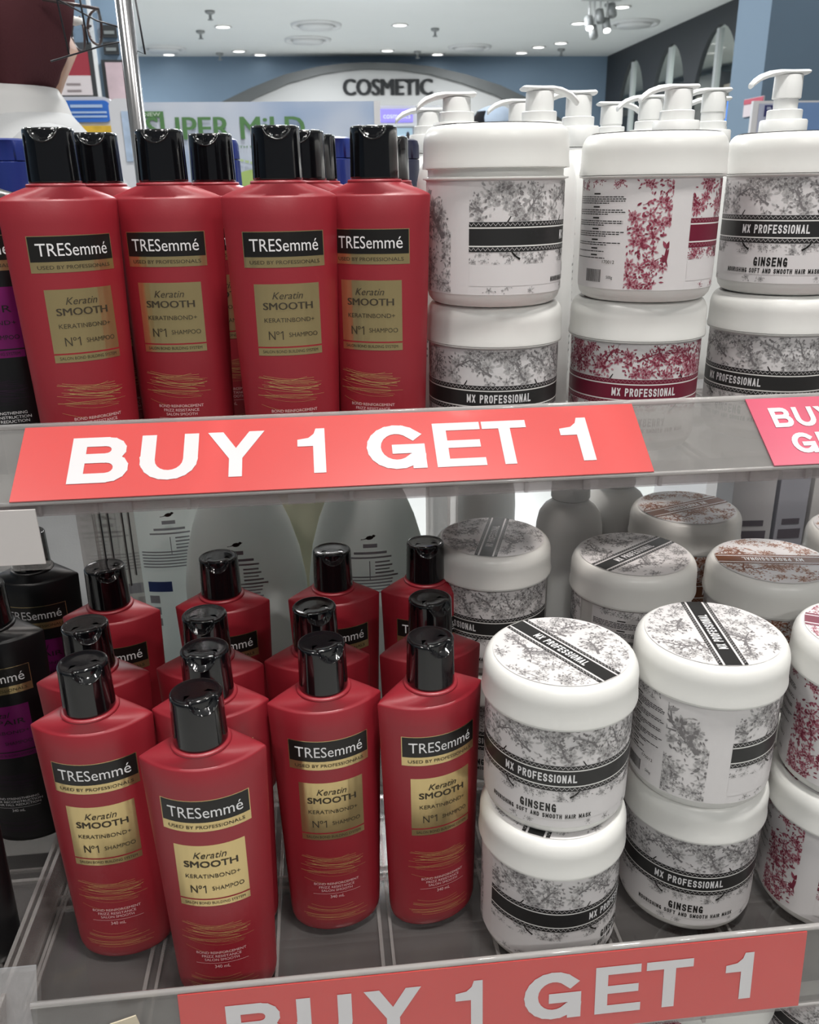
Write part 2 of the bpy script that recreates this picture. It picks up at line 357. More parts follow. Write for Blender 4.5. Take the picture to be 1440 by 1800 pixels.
for (x, y), nm in zip([(.135, 11.03), (.033, 12.06), (-1.836, 12.8), (2.173, 12.645), (3.78, 10.86)], ['left of centre', 'small, behind the left of centre one', 'far left', 'far, above the right of the arch', 'beside the arched wall']):
    if v0 is None:
        v0 = thing('air_diffuser', (x, y, CEIL), 0)
        b = MB(); b.lathe([(0.29, -0.002), (0.28, -0.03), (0.22, -0.012), (0.22, -0.004)], m_trimw, 40, closed=False); b.build('outer_ring', v0)
        b = MB(); b.lathe([(0.20, -0.006), (0.19, -0.04), (0.0, -0.03)], m_trimw, 40); b.build('cone', v0); d = v0
    else: d = dup(v0)
    d.location = (x, y, CEIL); tag(d, 'round white ceiling air diffuser, ' + nm, 'air vent', 'ceiling air diffusers')
t = thing('track_spotlight', (2.95, 9.5, CEIL), 0, 'cluster of white track spotlights hanging below the ceiling on the right', 'spotlight')
b = MB(); b.box(-0.2, 0.2, -0.02, 0.02, -0.03, 0, m_trimw); b.build('track', t)
for dx, dz, lit in ((-0.11, -0.24, 1), (0.07, -0.26, 1), (-0.06, -0.32, 0), (0.0, -0.18, 0), (0.12, -0.13, 0)):
    b = MB(); b.tube([(dx, 0, -0.03), (dx, 0, dz + 0.06)], 0.01, m_trimw, 8)
    b.tube([(dx, 0.03, dz + 0.07), (dx, -0.03, dz - 0.03)], 0.042, m_greyp, 16)
    h = b.build('spot_head', t)
    if lit: b = MB(); b.tube([(dx, -0.03, dz - 0.03), (dx, -0.033, dz - 0.036)], 0.035, m_glow, 16); b.build('lens', h)

# COSMETIC arch on the back wall
t = thing('cosmetic_arch_sign', (0, 13.3, 0), 0, 'wide grey arched fascia reading COSMETIC on the blue back wall', 'sign')
m_fasc = M('grey_fascia_panel', (0.36, 0.36, 0.355), 0.6); m_archd = M('dark_arch_band', (0.075, 0.08, 0.08), 0.5)
outer = [(-2.35, .95), (-1.8, 1.3), (-1.231, 1.58), (-.7825, 1.769), (-.306, 1.936), (.1656, 2.033), (.5, 2.068), (.793, 2.081), (1.2656, 2.073), (1.742, 2.03), (2.2236, 1.93), (2.713, 1.792), (3.17, 1.601), (3.7, 1.3), (4.1, .95)]
outer = [(x, z + ZB) for x, z in outer]
cx = 0.95; inner = [(cx + (x - cx) * 0.955, z - 0.075 - 0.05 * abs(x - cx) / 2) for x, z in outer]
b = MB()
for i in range(len(outer) - 1):
    q = [outer[i], outer[i + 1], inner[i + 1], inner[i]]
    vs = [(x, y, z) for y in (-0.12, 0.2) for x, z in q]
    b.add(vs, [(3, 2, 1, 0), (4, 5, 6, 7), (0, 1, 5, 4), (2, 3, 7, 6), (1, 2, 6, 5), (0, 4, 7, 3)], m_archd)
b.build('arch_band', t)
b = MB(); ring = [(x, z) for x, z in inner]
b.add([(x, -0.05, z) for x, z in ring] + [(x, 0.2, z) for x, z in ring], [list(range(len(ring)))[::-1], [i + len(ring) for i in range(len(ring))]] + [(i, i + 1, len(ring) + i + 1, len(ring) + i) for i in range(len(ring) - 1)] + [(len(ring) - 1, 0, len(ring), 2 * len(ring) - 1)], m_fasc)
b.build('fascia_panel', t)
m_lett = M('charcoal_letters', (0.018, 0.019, 0.02), 0.6, spec=0.2)
b = MB(); put_text(b, 'COSMETIC', flat((0, -0.075, 0), (1, 0, 0), (0, 0, 1)), 1.122, ZB + 1.68, 1.245, 0.2, m_lett, bold=.012)
o = b.build('lettering', t); s = o.modifiers.new('solid', 'SOLIDIFY'); s.thickness = 0.03; s.offset = -1
# brick-coloured lower counter wall below the arch: white cosmetics gondola with lit purple header
t = thing('cosmetics_gondola', (0.85, 9.0, 0), 0, 'white cosmetics display wall with a lit purple header under the arch', 'display shelf')
m_wl = M('white_laminate', (0.66, 0.66, 0.68), 0.4)
b = MB(); b.box(-0.33, 0.42, 0.0, 0.5, 0, ZB + 1.20, m_wl); b.build('cabinet', t)
b = MB(); b.box(-0.36, 0.46, -0.16, 0, ZB + 1.012, ZB + 1.03, m_wl); b.build('shelf', t)
b = MB(); b.box(-0.175, 0.143, -0.02, 0, ZB + 1.054, ZB + 1.167, M('purple_backlit_sign', (0.24, 0.20, 0.78), 0.4, emit=0.75)); p_ = b.build('header_sign', t)
b = MB(); put_text(b, 'cosmetics', flat((0, -0.024, 0), (1, 0, 0), (0, 0, 1)), -0.01, ZB + 1.085, 0.26, 0.05, M('pale_lit_letters', (0.6, 0.65, 0.95), 0.4, emit=0.7)); b.build('header_lettering', p_)
b = MB(); b.box(-0.09, 0.14, -0.012, 0, ZB + 0.70, ZB + 1.0, M('pale_blue_lit_poster', (0.45, 0.62, 0.75), 0.4, emit=0.5)); p_ = b.build('poster', t)
b = MB(); f = flat((0.045, -0.016, ZB + 0.86), (1, 0, 0), (0, 0, 1))
b.poly([f(0.045 * cos(TAU * i / 20), 0.075 * sin(TAU * i / 20)) for i in range(20)], M('poster_face_tone', (0.62, 0.48, 0.46), 0.6))
b.poly([f(0.05 + 0.022 * cos(TAU * i / 14), 0.03 + 0.08 * sin(TAU * i / 14), 0.003) for i in range(14)], M('poster_hair_tone', (0.04, 0.03, 0.035), 0.6)); b.build('poster_portrait', p_)

# left background
t = thing('framed_poster', (-1.19, 5.0, 0), 0, 'red and white promotional poster in a dark frame on the blue panel at left', 'poster')
m_fr = M('dark_frame', (0.03, 0.032, 0.034), 0.5)
b = MB(); b.box(-0.2, 0.135, 0.0, 0.03, ZB + 0.89, ZB + 1.17, m_fr); b.build('frame', t)
b = MB(); f = flat((0, -0.002, ZB), (1, 0, 0), (0, 0, 1))
b.add([f(-.16, .93), f(.095, .93), f(.095, 1.02), f(-.16, 1.02)], [(0, 1, 2, 3)], M('poster_white', (0.62, 0.55, 0.55), 0.5))
b.add([f(-.16, 1.02), f(.095, 1.02), f(.095, 1.135), f(-.16, 1.135)], [(0, 1, 2, 3)], M('poster_red', (0.30, 0.025, 0.04), 0.5))
mk = M('poster_grey_text', (0.25, 0.2, 0.2), 0.6)
for k in range(4): b.add([f(-.13 + .1 * (k % 2), .945 + .03 * (k // 2), .002), f(-.06 + .1 * (k % 2), .945 + .03 * (k // 2), .002), f(-.06 + .1 * (k % 2), .955 + .03 * (k // 2), .002), f(-.13 + .1 * (k % 2), .955 + .03 * (k // 2), .002)], [(0, 1, 2, 3)], mk)
b.poly([f(-.06 + .028 * cos(TAU * i / 16), 1.03 + .045 * sin(TAU * i / 16), .002) for i in range(16)], M('poster_skin', (0.5, 0.3, 0.25), 0.6)); b.build('print', t)
b = MB(); b.box(-1.75, -0.93, 5.035, 5.3, 0, CEIL, m_wall); struct(b.build('trim_4'))
t = thing('store_panel', (-0.79, 4.0, 0), 0, 'tall grey blue panel with white edge and two small black signs, left background', 'panel')
b = MB(); b.box(-0.05, 0.055, 0.0, 0.12, 0, CEIL - 0.02, m_wall); b.build('panel', t)
b = MB(); b.box(-0.065, -0.05, -0.01, 0.12, 0, CEIL - 0.02, m_trimw); b.build('edge_strip', t)
b = MB(); b.box(0.055, 0.09, 0.0, 0.12, 0, CEIL - 0.02, m_trimw); b.build('white_side', t)
for z in (1.045, 0.985):
    b = MB(); b.box(-0.02, 0.04, -0.01, 0, ZB + z, ZB + z + 0.045, m_fr); p_ = b.build('black_sign', t)
    b = MB(); f = flat((0.01, -0.012, ZB + z + 0.012), (1, 0, 0), (0, 0, 1)); b.add([f(-.02, 0), f(.02, 0), f(.02, .012), f(-.02, .012)], [(0, 1, 2, 3)], M('sign_glyph_grey', (0.2, 0.22, 0.22), 0.5)); b.build('sign_marks', p_)
b = MB(); b.box(-0.035, 0.05, -0.015, -0.003, ZB + 0.74, ZB + 0.965, m_fr); p_ = b.build('poster_frame', t)
b = MB(); b.box(-0.02, 0.05, -0.019, -0.016, ZB + 0.75, ZB + 0.955, M('pale_pink_poster', (0.55, 0.42, 0.45), 0.5, var=0.35, scale=12)); b.build('poster', p_)
t = thing('blue_header_stand', (-0.655, 2.8, 0), 0, 'white display stand with a rounded blue header behind the person', 'display stand')
def rrect(x0, x1, z0, z1, r, n=6):
    pts = []
    for cx_, cz_, a in ((x1 - r, z1 - r, 0), (x0 + r, z1 - r, 90), (x0 + r, z0 + r, 180), (x1 - r, z0 + r, 270)):
        pts += [(cx_ + r * cos(R(a + 90 * i / n)), cz_ + r * sin(R(a + 90 * i / n))) for i in range(n + 1)]
    return pts
def slab(b, pts, y0, y1, m):
    n = len(pts); b.add([(x, y0, z) for x, z in pts] + [(x, y1, z) for x, z in pts], [list(range(n)), list(range(n, 2 * n))[::-1]] + [(i, n + i, n + (i + 1) % n, (i + 1) % n) for i in range(n)], m)
b = MB(); slab(b, rrect(-0.2, 0.095, ZB - 0.1, ZB + 0.722, 0.03), 0, 0.05, m_wl); b.build('backboard', t)
b = MB(); slab(b, rrect(-0.19, 0.086, ZB + 0.655, ZB + 0.712, 0.018), -0.006, 0, M('bright_blue_print', (0.04, 0.17, 0.62), 0.4)); p_ = b.build('blue_header', t)
b = MB(); f = flat((0, -0.008, ZB), (1, 0, 0), (0, 0, 1)); wp = M('pale_blue_print', (0.45, 0.6, 0.85), 0.5)
for u, v, ww, hh in ((0, .693, .09, .008), (0, .678, .11, .005), (0.005, .667, .1, .005)): b.add([f(u - ww / 2 + .02, v), f(u + ww / 2 + .02, v), f(u + ww / 2 + .02, v + hh), f(u - ww / 2 + .02, v + hh)], [(0, 1, 2, 3)], wp)
pts = [(0.021 * cos(TAU * i / 20), 0.016 * sin(TAU * i / 20)) for i in range(20)]
for i in range(20):
    (a0, a1), (c0, c1) = pts[i], pts[(i + 1) % 20]; q = .72; X = -.085; Z = .684
    b.add([f(X + a0, Z + a1), f(X + c0, Z + c1), f(X + c0 * q, Z + c1 * q), f(X + a0 * q, Z + a1 * q)], [(0, 1, 2, 3)], wp)
b.build('header_print', p_)
b = MB(); b.box(-0.19, 0.086, -0.012, 0, ZB + 0.60, ZB + 0.645, M('yellow_print', (0.75, 0.48, 0.05), 0.45, var=0.3, scale=40)); b.build('yellow_panel', t)
b = MB(); b.box(-0.2, 0.095, -0.16, 0, 0, ZB - 0.1, m_wl); b.build('base_cabinet', t)
t = thing('white_pillar_stand', (-0.478, 2.5, 0), 0, 'narrow white product pillar with pale bottles print beside the chrome pole', 'display stand')
b = MB(); slab(b, rrect(-0.035, 0.035, 0, ZB + 0.69, 0.02), 0, 0.06, m_wl); b.build('body', t)
b = MB(); b.box(-0.005, 0.03, -0.004, 0, ZB + 0.54, ZB + 0.66, M('pale_blue_picture', (0.42, 0.52, 0.66), 0.5, var=0.4, scale=30)); b.build('print', t)

# SUPER MiLD header board
t = thing('header_board', (-0.11, 2.2, 0), 0, 'wide pale blue header board with green SUPER MiLD lettering behind the red bottles', 'sign')
m_sky = bpy.data.materials.new('pale_sky_print'); m_sky.use_nodes = True; nt = m_sky.node_tree
tc = nt.nodes.new('ShaderNodeTexCoord'); nz = nt.nodes.new('ShaderNodeTexNoise'); nz.inputs['Scale'].default_value = 5
rp = nt.nodes.new('ShaderNodeValToRGB'); rp.color_ramp.elements[0].color = (0.32, 0.42, 0.60, 1); rp.color_ramp.elements[1].color = (0.62, 0.66, 0.74, 1); rp.color_ramp.elements[0].position = 0.3; rp.color_ramp.elements[1].position = 0.7
nt.links.new(tc.outputs['Object'], nz.inputs[0]); nt.links.new(nz.outputs[0], rp.inputs[0]); nt.links.new(rp.outputs[0], nt.nodes['Principled BSDF'].inputs[0])
b = MB(); b.box(-0.29, 0.277, 0, 0.012, ZB + 0.40, ZB + 0.655, m_sky); b.build('board', t)
b = MB(); b.box(0.262, 0.277, -0.004, 0, ZB + 0.40, ZB + 0.655, m_wl); b.build('white_edge', t)
m_grn = M('green_print', (0.09, 0.22, 0.08), 0.5); f = flat((0.11, -0.003, ZB), (1, 0, 0), (0, 0, 1))
b = MB(); put_text(b, 'SUPER MiLD', f, -0.192, 0.5765, 0.36, 0.047, m_grn, bold=.0015); b.build('lettering', t)
b = MB(); put_text(b, 'WITH FRAGRANCE', f, -0.12, 0.557, 0.13, 0.005, m_grn, 0.004); b.build('small_lettering', t)
b = MB(); b.add([f(-.39, .6235), f(-.331, .6235), f(-.331, .636), f(-.39, .636)], [(0, 1, 2, 3)], m_grn)
put_text(b, 'NEW', lambda u, v: f(u, v, .001), -.356, .626, .036, .0075, M('pale_green_print', (0.6, 0.7, 0.6), 0.5)); b.build('new_tag', t)
m_hill = M('green_meadow_print', (0.36, 0.50, 0.16), 0.6, var=0.3, scale=20)
b = MB(); n = 20; b.poly([f(-.38, .41)] + [f(-.22 + .25 * i / n, .41 + .10 * sin(pi * (0.25 + .75 * i / n)) ** 1.5) for i in range(n + 1)] + [f(.1, .41)], m_hill)
for i in range(14): u = -.19 + .012 * i; b.add([f(u, .54 - .003 * i, .001), f(u + .009, .538 - .003 * i, .001), f(u + .008, .533 - .003 * i, .001), f(u - .001, .535 - .003 * i, .001)], [(0, 1, 2, 3)], M('leaf_print', (0.42, 0.55, 0.30), 0.6) if i == 0 else bpy.data.materials['leaf_print'])
b.build('meadow_print', t)
b = MB(); b.box(-0.29, 0.277, 0.012, 0.40, 0, ZB + 0.40, M('grey_laminate', (0.30, 0.32, 0.33), 0.5)); b.build('gondola_body', t)

# right background: screen, small sign, FYN board
t = thing('wall_screen', (2.29, 5.0, 0), R(-20), 'small bright blue screen left of the grey column', 'screen')
b = MB(); b.box(-0.06, 0.06, 0, 0.03, ZB + 0.775, ZB + 0.89, m_fr); b.build('housing', t)
b = MB(); f = flat((0, -0.002, ZB), (1, 0, 0), (0, 0, 1))
for k in range(4): b.add([f(-.055 + .0275 * k, .78), f(-.0275 + .0275 * k, .78), f(-.0275 + .0275 * k, .885), f(-.055 + .0275 * k, .885)], [(0, 1, 2, 3)], M('screen_blue_%s' % 'abcd'[k], ((.1, .3, .8), (.3, .55, .95), (.12, .3, .85), (.15, .25, .75))[k], 0.3, emit=0.9))
b.build('display', t)
b = MB(); b.tube([(0, 0.02, 0), (0, 0.02, ZB + 0.78)], 0.02, m_fr); b.build('stand', t)
t = thing('hanging_notice', (1.742, 3.60, 0), R(-90), 'small red and white notice on the grey column', 'notice')
b = MB(); b.box(-0.02, 0.14, -0.004, 0.0, ZB + 0.71, ZB + 0.775, M('notice_white', (0.6, 0.52, 0.54), 0.5)); b.build('card', t)
b = MB(); b.box(-0.018, 0.138, -0.006, -0.0045, ZB + 0.755, ZB + 0.773, M('notice_red', (0.45, 0.06, 0.10), 0.5)); b.box(0.05, 0.075, -0.006, -0.0045, ZB + 0.72, ZB + 0.75, bpy.data.materials['notice_red']); b.build('red_print', t)
t = thing('poster_board', (1.1, 2.0, 0), 0, 'pale board with navy letters FYN and a blue picture beside the raised pump', 'sign')
b = MB(); b.box(-0.118, 0.30, 0, 0.01, ZB + 0.40, ZB + 0.634, m_wl); b.build('board', t)
b = MB(); f = flat((0, -0.002, ZB), (1, 0, 0), (0, 0, 1)); b.add([f(-.105, .42), f(-.03, .42), f(-.03, .628), f(-.105, .628)], [(0, 1, 2, 3)], M('lilac_print', (0.42, 0.45, 0.58), 0.5, var=0.1, scale=20))
b.add([f(-.03, .42), f(.29, .42), f(.29, .63), f(-.03, .63)], [(0, 1, 2, 3)], M('blue_sky_print', (0.16, 0.27, 0.50), 0.5, var=0.25, scale=8))
put_text(b, 'FYN', lambda u, v, e=0: f(u, v, .001 + e), -.066, .602, .05, .023, M('navy_print', (0.03, 0.035, 0.14), 0.5), bold=.0012); b.build('print', t)
b = MB(); b.box(-0.118, 0.30, 0.012, 0.35, 0, ZB + 0.40, m_wl); b.build('gondola_body', t)

# ------------------------------------------------------------------ people
def person(loc, rz, label, cloth, coat, coat2, glasses=False, sc_=1.0):
    """standing, local +X is where they face; 1.64 m tall"""
    root = thing('person', loc, rz, label, 'person'); root.scale = (sc_,) * 3
    skin = bpy.data.materials.get('skin') or M('skin', (0.50, 0.29, 0.20), 0.55, sub=0.1)
    V = []; E = []; RD = []
    def chain(pts, start=None):
        prev = start
        for x, y, z, r in pts:
            V.append((x, y, z)); RD.append(r); i = len(V) - 1
            if prev is not None: E.append((prev, i))
            prev = i
        return prev
    pel = chain([(0, 0, .92, .13)])
    ch = chain([(0.0, 0, 1.06, .12), (0, 0, 1.2, .14), (0, 0, 1.31, .11)], pel); nk = chain([(-.005, 0, 1.38, .055), (.0, 0, 1.42, .052)], ch)
    chain([(.015, 0, 1.47, .072), (.012, 0, 1.545, .085), (.0, 0, 1.6, .06)], nk)
    for s in (-1, 1):
        hd = chain([(0, s * .15, 1.33, .055), (-.02, s * .20, 1.1, .042), (.05, s * .21, .88, .03), (.07, s * .21, .82, .026)], ch)
        for k in range(4): chain([(.06 + .018 * k, s * .212, .775, .011), (.065 + .018 * k, s * .208, .735 - .008 * (k in (1, 2)), .009), (.062 + .018 * k, s * .2, .70 - .01 * (k in (1, 2)), .008)], hd)
        chain([(.105, s * .195, .80, .011), (.118, s * .19, .765, .009)], hd)
        chain([(0, s * .09, .82, .085), (.01, s * .1, .48, .055), (-.01, s * .1, .09, .035), (.0, s * .1, .045, .036), (.13, s * .11, .03, .026)], pel)
    me = bpy.data.meshes.new('body'); me.from_pydata(V, E, []); o = bpy.data.objects.new('body', me); C.objects.link(o)
    sk = o.modifiers.new('skin', 'SKIN'); sk.use_smooth_shade = True
    for i, d in enumerate(me.skin_vertices[0].data): d.radius = (RD[i], RD[i]); d.use_root = i == 0
    ss = o.modifiers.new('sub', 'SUBSURF'); ss.levels = 1; ss.render_levels = 1
    bpy.context.view_layer.update()
    me2 = bpy.data.meshes.new_from_object(o.evaluated_get(bpy.context.evaluated_depsgraph_get())); bpy.data.objects.remove(o)
    me2.materials.clear(); me2.materials.append(skin)
    # face: nose, eye sockets, lips pushed out of / into the head surface
    for v in me2.vertices:
        x, y, z = v.co
        if z > 1.44 and x > 0.05:
            v.co.x += 0.022 * math.exp(-((y / .014) ** 2 + ((z - 1.515) / .022) ** 2)) - 0.008 * math.exp(-(((abs(y) - .032) / .014) ** 2 + ((z - 1.54) / .012) ** 2)) + .006 * math.exp(-((y / .022) ** 2 + ((z - 1.475) / .008) ** 2))
    o = bpy.data.objects.new('body', me2); C.objects.link(o); o.parent = root
    for p in me2.polygons: p.use_smooth = True
    b = MB()
    for s in (-1, 1):
        b.lathe([(0.0, -.006), (.010, -.003), (.010, .003), (0, .006)], M('eye_white', (.75, .74, .72), .3) if 'eye_white' not in bpy.data.materials else bpy.data.materials['eye_white'], 12, cx=.093, cy=s * .032)
    for i, v in enumerate(b.v): b.v[i] = (v[0], v[1], v[2] + 1.54)
    b.build('eyes', root)
    # coat
    def ring(z, rx, ry, cx_=0, cy_=0, n=36, k=2.4, fold=0.0):
        out = []
        for i in range(n):
            a = TAU * i / n; c_, s_ = cos(a), sin(a); q = 1 + fold * sin(5 * a + z * 20)
            out.append((cx_ + rx * q * math.copysign(abs(c_) ** (2 / k), c_), cy_ + ry * q * math.copysign(abs(s_) ** (2 / k), s_), z))
        return out
    b = MB(); b.loft([ring(.60, .17, .22, fold=.03), ring(.80, .165, .215, fold=.02), ring(.95, .15, .20), ring(1.12, .135, .185), ring(1.24, .14, .20), ring(1.33, .125, .195), ring(1.37, .105, .175), ring(1.40, .085, .135), ring(1.425, .072, .09), ring(1.44, .066, .074)], coat); b.build('coat', root)
    b = MB(); b.loft([ring(1.405, .082, .105, -.004), ring(1.44, .078, .085, -.008), ring(1.455, .074, .078, -.012), ring(1.452, .070, .074, -.012), ring(1.43, .066, .070, -.01)], coat2, cap=False); b.build('collar', root)
    for s in (-1, 1):
        b = MB(); b.tube([(0, s * .130, 1.36), (0, s * .182, 1.325), (-.012, s * .215, 1.2), (-.02, s * .222, 1.1), (.02, s * .225, .96), (.052, s * .218, .86)], [.055, .072, .066, .058, .052, .05], coat, 18); b.build('sleeve', root)
        b = MB(); b.tube([(0, s * .09, .72), (.008, s * .1, .45), (-.005, s * .1, .07)], [.095, .075, .065], M('dark_trousers', (.03, .03, .035), .7) if 'dark_trousers' not in bpy.data.materials else bpy.data.materials['dark_trousers'], 16); b.build('trouser_leg', root)
        b = MB(); b.tube([(-.07, s * .1, .04), (0, s * .1, .045), (.1, s * .11, .035), (.17, s * .112, .028)], [.034, .045, .042, .02], m_steel, 14); b.build('shoe', root)
    # headscarf: open ellipsoid around the face with falling folds
    n = 72; rings = []
    prof = [(1.41, .060, .066, -.014), (1.43, .058, .062, -.014), (1.445, .060, .064, -.012), (1.47, .078, .078, -.008), (1.505, .100, .095, -.006), (1.53, .112, .102, -.006), (1.55, .116, .106, -.006), (1.60, .108, .098, -.008), (1.635, .082, .075, -.01), (1.655, .045, .042, -.012), (1.662, .006, .006, -.012)]
    for z, rx, ry, cx_ in prof:
        rr = []
        for i in range(n):
            a = TAU * i / n; ff = max(0.0, 1.60 - z) * 1.7
            q = 1 + ff * .42 * sin(9 * a + 14 * z + 1.3 * sin(3 * a)) * (0.75 + .25 * sin(2 * a + 1))
            rr.append((cx_ + rx * q * cos(a), ry * q * sin(a), z + .02 * cos(a) * (z < 1.40) * -1))
        rings.append(rr)
    vs = [p for r in rings for p in r]; fs = []
    for q in range(len(rings) - 1):
        zc = (prof[q][0] + prof[q + 1][0]) / 2
        for i in range(n):
            a = TAU * (i + .5) / n; a = a if a < pi else a - TAU
            if 1.435 < zc < 1.62 and abs(a) < 0.78 - 2.2 * abs(zc - 1.525): continue
            j = (i + 1) % n; fs.append((q * n + i, q * n + j, (q + 1) * n + j, (q + 1) * n + i))
    b = MB(); b.add(vs, fs, cloth, True); hj = b.build('headscarf', root)
    sd = hj.modifiers.new('solid', 'SOLIDIFY'); sd.thickness = 0.004; sd.offset = 1; s2 = hj.modifiers.new('sub', 'SUBSURF'); s2.levels = 1; s2.render_levels = 1
    if glasses:
        m_g = M('dark_glasses_frame', (.05, .03, .03), .3); m_l = acrylic('spectacle_lens', (.9, .93, .95), .05, (.7, .75, .8), .02)
        g = None
        for s in (-1, 1):
            pts = [(.122 - .004 * abs(cos(TAU * i / 20)), s * .034 + .026 * cos(TAU * i / 20), 1.535 + .021 * sin(TAU * i / 20)) for i in range(21)]
            b = MB(); b.tube(pts, .0018, m_g, 6); b.tube([(.118, s * .06, 1.54), (.10, s * .103, 1.545), (.03, s * .108, 1.548)], .0022, m_g, 6)
            if s < 0: b.tube([(.122, -.008, 1.54), (.122, .008, 1.54)], .0018, m_g, 6)
            fr = b.build('glasses_frame', root); b = MB(); b.poly(pts[:-1], m_l); b.build('lens', fr)
    return root
m_hij = M('maroon_cloth', (0.065, 0.011, 0.016), 0.85, bump=0.25, scale=350)
m_coat = M('white_coat_cloth', (0.40, 0.41, 0.42), 0.8, bump=0.1, scale=400); m_coat2 = M('white_collar_cloth', (0.46, 0.46, 0.46), 0.8)
person((-0.395, 1.30, 0.0), R(32), 'person in a maroon headscarf and white coat seen from behind, top left', m_hij, m_coat, m_coat2, True, 0.985)
person((0.79, 4.0, 0.0), R(200), 'distant person in a grey blue headscarf looking left behind the pumps', M('grey_blue_cloth', (0.26, 0.31, 0.38), 0.85), M('black_jacket', (0.015, 0.015, 0.018), 0.7), M('black_collar', (0.02, 0.02, 0.022), 0.7), False, 0.98)

# ------------------------------------------------------------------ display fixture: frame and acrylic trays
fx = None
for x, h, lb in ((-0.17, 1.10, 'chrome pole rising behind the upper red bottles'), (0.80, 0.35, 'chrome pole at the right back of the display')):
    t = thing('upright_pole', (x, 0.955, 0), 0, lb, 'pole', 'chrome poles of the display'); fx = fx or t
    b = MB(); b.tube([(0, 0, 0.01), (0, 0, ZB + h)], 0.0080, m_chrome, 24); b.build('tube', t)
    b = MB(); b.lathe([(0.03, 0), (0.03, 0.012), (0.012, 0.02)], m_steel, 20); b.build('foot', t)
t = thing('display_plinth', (0, 0, 0), 0, 'dark base board under the acrylic display trays', 'plinth')
b = MB(); b.box(-0.62, 0.82, 0.42, 0.925, 0.10, ZB - 0.335, m_darkfloor); b.build('board', t); b = MB(); b.box(-0.60, 0.80, 0.44, 0.91, 0.0, 0.10, m_steel); b.build('toe_kick', t)
t = thing('side_panel', (-0.186, 0, ZB - .003), 0, 'clear acrylic side panel with slots behind the left red bottles', 'divider')
b = MB(); b.box(-.0015, .0015, .615, .735, 0, .272, m_clear); b.box(.010, .0125, .615, .735, 0, .272, m_clear); b.box(-.0015, .0125, .732, .735, 0, .272, m_clear); b.build('panel', t, bevel=.0003)
b = MB()
for y0 in (.625, .69): b.box(.0126, .0134, y0, y0 + .0015, .15, .25, m_steel); b.box(.0126, .0134, y0 + .022, y0 + .0235, .15, .25, m_steel); b.box(.0126, .0134, y0, y0 + .0235, .25, .2515, m_steel)
b.build('slot_edge', t)
# wire ring holder fixed to the pole
b = MB()
wp_ = lambda px, pz: ((px * 1.19375) + .17, 0.0, ZB + .466 + (pz - .466) * 1.19375)
for pts, r_ in (([(-.205, .565), (-.16, .577), (-.142, .58)], .0008), ([(-.198, .66), (-.190, .57)], .0010), ([(-.205, .615), (-.165, .594), (-.142, .588)], .0008), ([(-.177, .63), (-.174, .577)], .0010), ([(-.142, .612), (-.133, .612)], .0010), ([(-.142, .575), (-.130, .570), (-.133, .612)], .0010)):
    b.tube([wp_(*p) for p in pts], r_, m_steel, 6)
b.build('wire_bracket', fx)

def tray(name, x0, x1, yf, z, label, grp, y_top, z_top, y_bot, z_bot, xc=None):
    xc = x0 if xc is None else xc
    t = thing(name, (0, 0, z), 0, label, 'shelf', grp); yb = 0.93
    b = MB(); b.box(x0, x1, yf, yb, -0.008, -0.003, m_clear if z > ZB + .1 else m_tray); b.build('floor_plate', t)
    b = MB()
    n = max(2, int(round((x1 - x0) / 0.075)))
    for i in range(n + 1):
        x = x0 + (x1 - x0) * i / n; b.box(x - 0.0012, x + 0.0012, yf, yb, -0.003, -0.0004, m_rib)
        b.box(x + 0.006, x + 0.008, yf, yb, -0.003, -0.0004, m_rib)
    for y in [yf + 0.11 + 0.095 * k for k in range(5)]:
        b.box(x0, x1, y - 0.0014, y + 0.0014, -0.003, -0.0002, m_rib); b.box(x0, x1, y + 0.010, y + 0.012, -0.003, -0.0004, m_rib)
    b.build('ribs', t)
    # front channel: sloped clear plate with a rolled rim and a return underneath
    b = MB(); ty, tz, by, bz = y_top, z_top - z, y_bot, z_bot - z; th = 0.0022
    ny, nz = (tz - bz), -(ty - by); l = math.hypot(ny, nz); ny, nz = ny / l * th, nz / l * th      # into the shelf
    q = [(ty, tz), (by, bz), (by + ny, bz + nz), (ty + ny, tz + nz)]
    b.add([(x, y, zz) for x in (xc, x1) for y, zz in q], [(0, 1, 2, 3), (7, 6, 5, 4), (0, 4, 5, 1), (1, 5, 6, 2), (2, 6, 7, 3), (3, 7, 4, 0)], m_frost); b.build('front_channel', t)
    b = MB(); b.tube([(xc, ty + 0.0012, tz + 0.0012), (x1, ty + 0.0012, tz + 0.0012)], 0.0019, m_rim, 12); b.tube([(xc, by + 0.0005, bz - 0.001), (x1, by + 0.0005, bz - 0.001)], 0.0013, m_rim, 10); b.build('rolled_rim', t)
    # the lower lip with its moulded stops
    b = MB(); zl = bz - 0.0105; b.box(xc, x1, by + 0.0045, by + 0.0065, zl, bz - 0.0025, m_lip); b.box(xc, x1, by + 0.0072, max(yf, by + 0.012), zl, zl + 0.0015, m_lip)
    i = 0; x = xc + 0.03
    while x < x1 - 0.03:
        b.box(x, x + (0.016 if i % 2 else 0.002), by + 0.0015, by + 0.0040, zl + 0.001, bz - 0.003, m_lip); x += 0.036 + 0.011 * (i % 3); i += 1
    b.build('lower_lip', t)
    b = MB(); b.box(xc, x1, max(yf, ty + 0.003), max(yf, ty + 0.003) + 0.0025, -0.003, tz - 0.004, m_clear); b.build('front_wall', t)
    for x in (x0, x1 - 0.0025):
        b = MB(); b.box(x, x + 0.0025, yf + 0.004, yb, -0.003, 0.028, m_rib); b.build('side_wall', t)
    b = MB(); b.box(x0, x1, 0.931, 0.944, -0.03, -0.008, m_chrome); b.build('back_rail', t)
    return t
G_ = 'clear acrylic shelf trays'
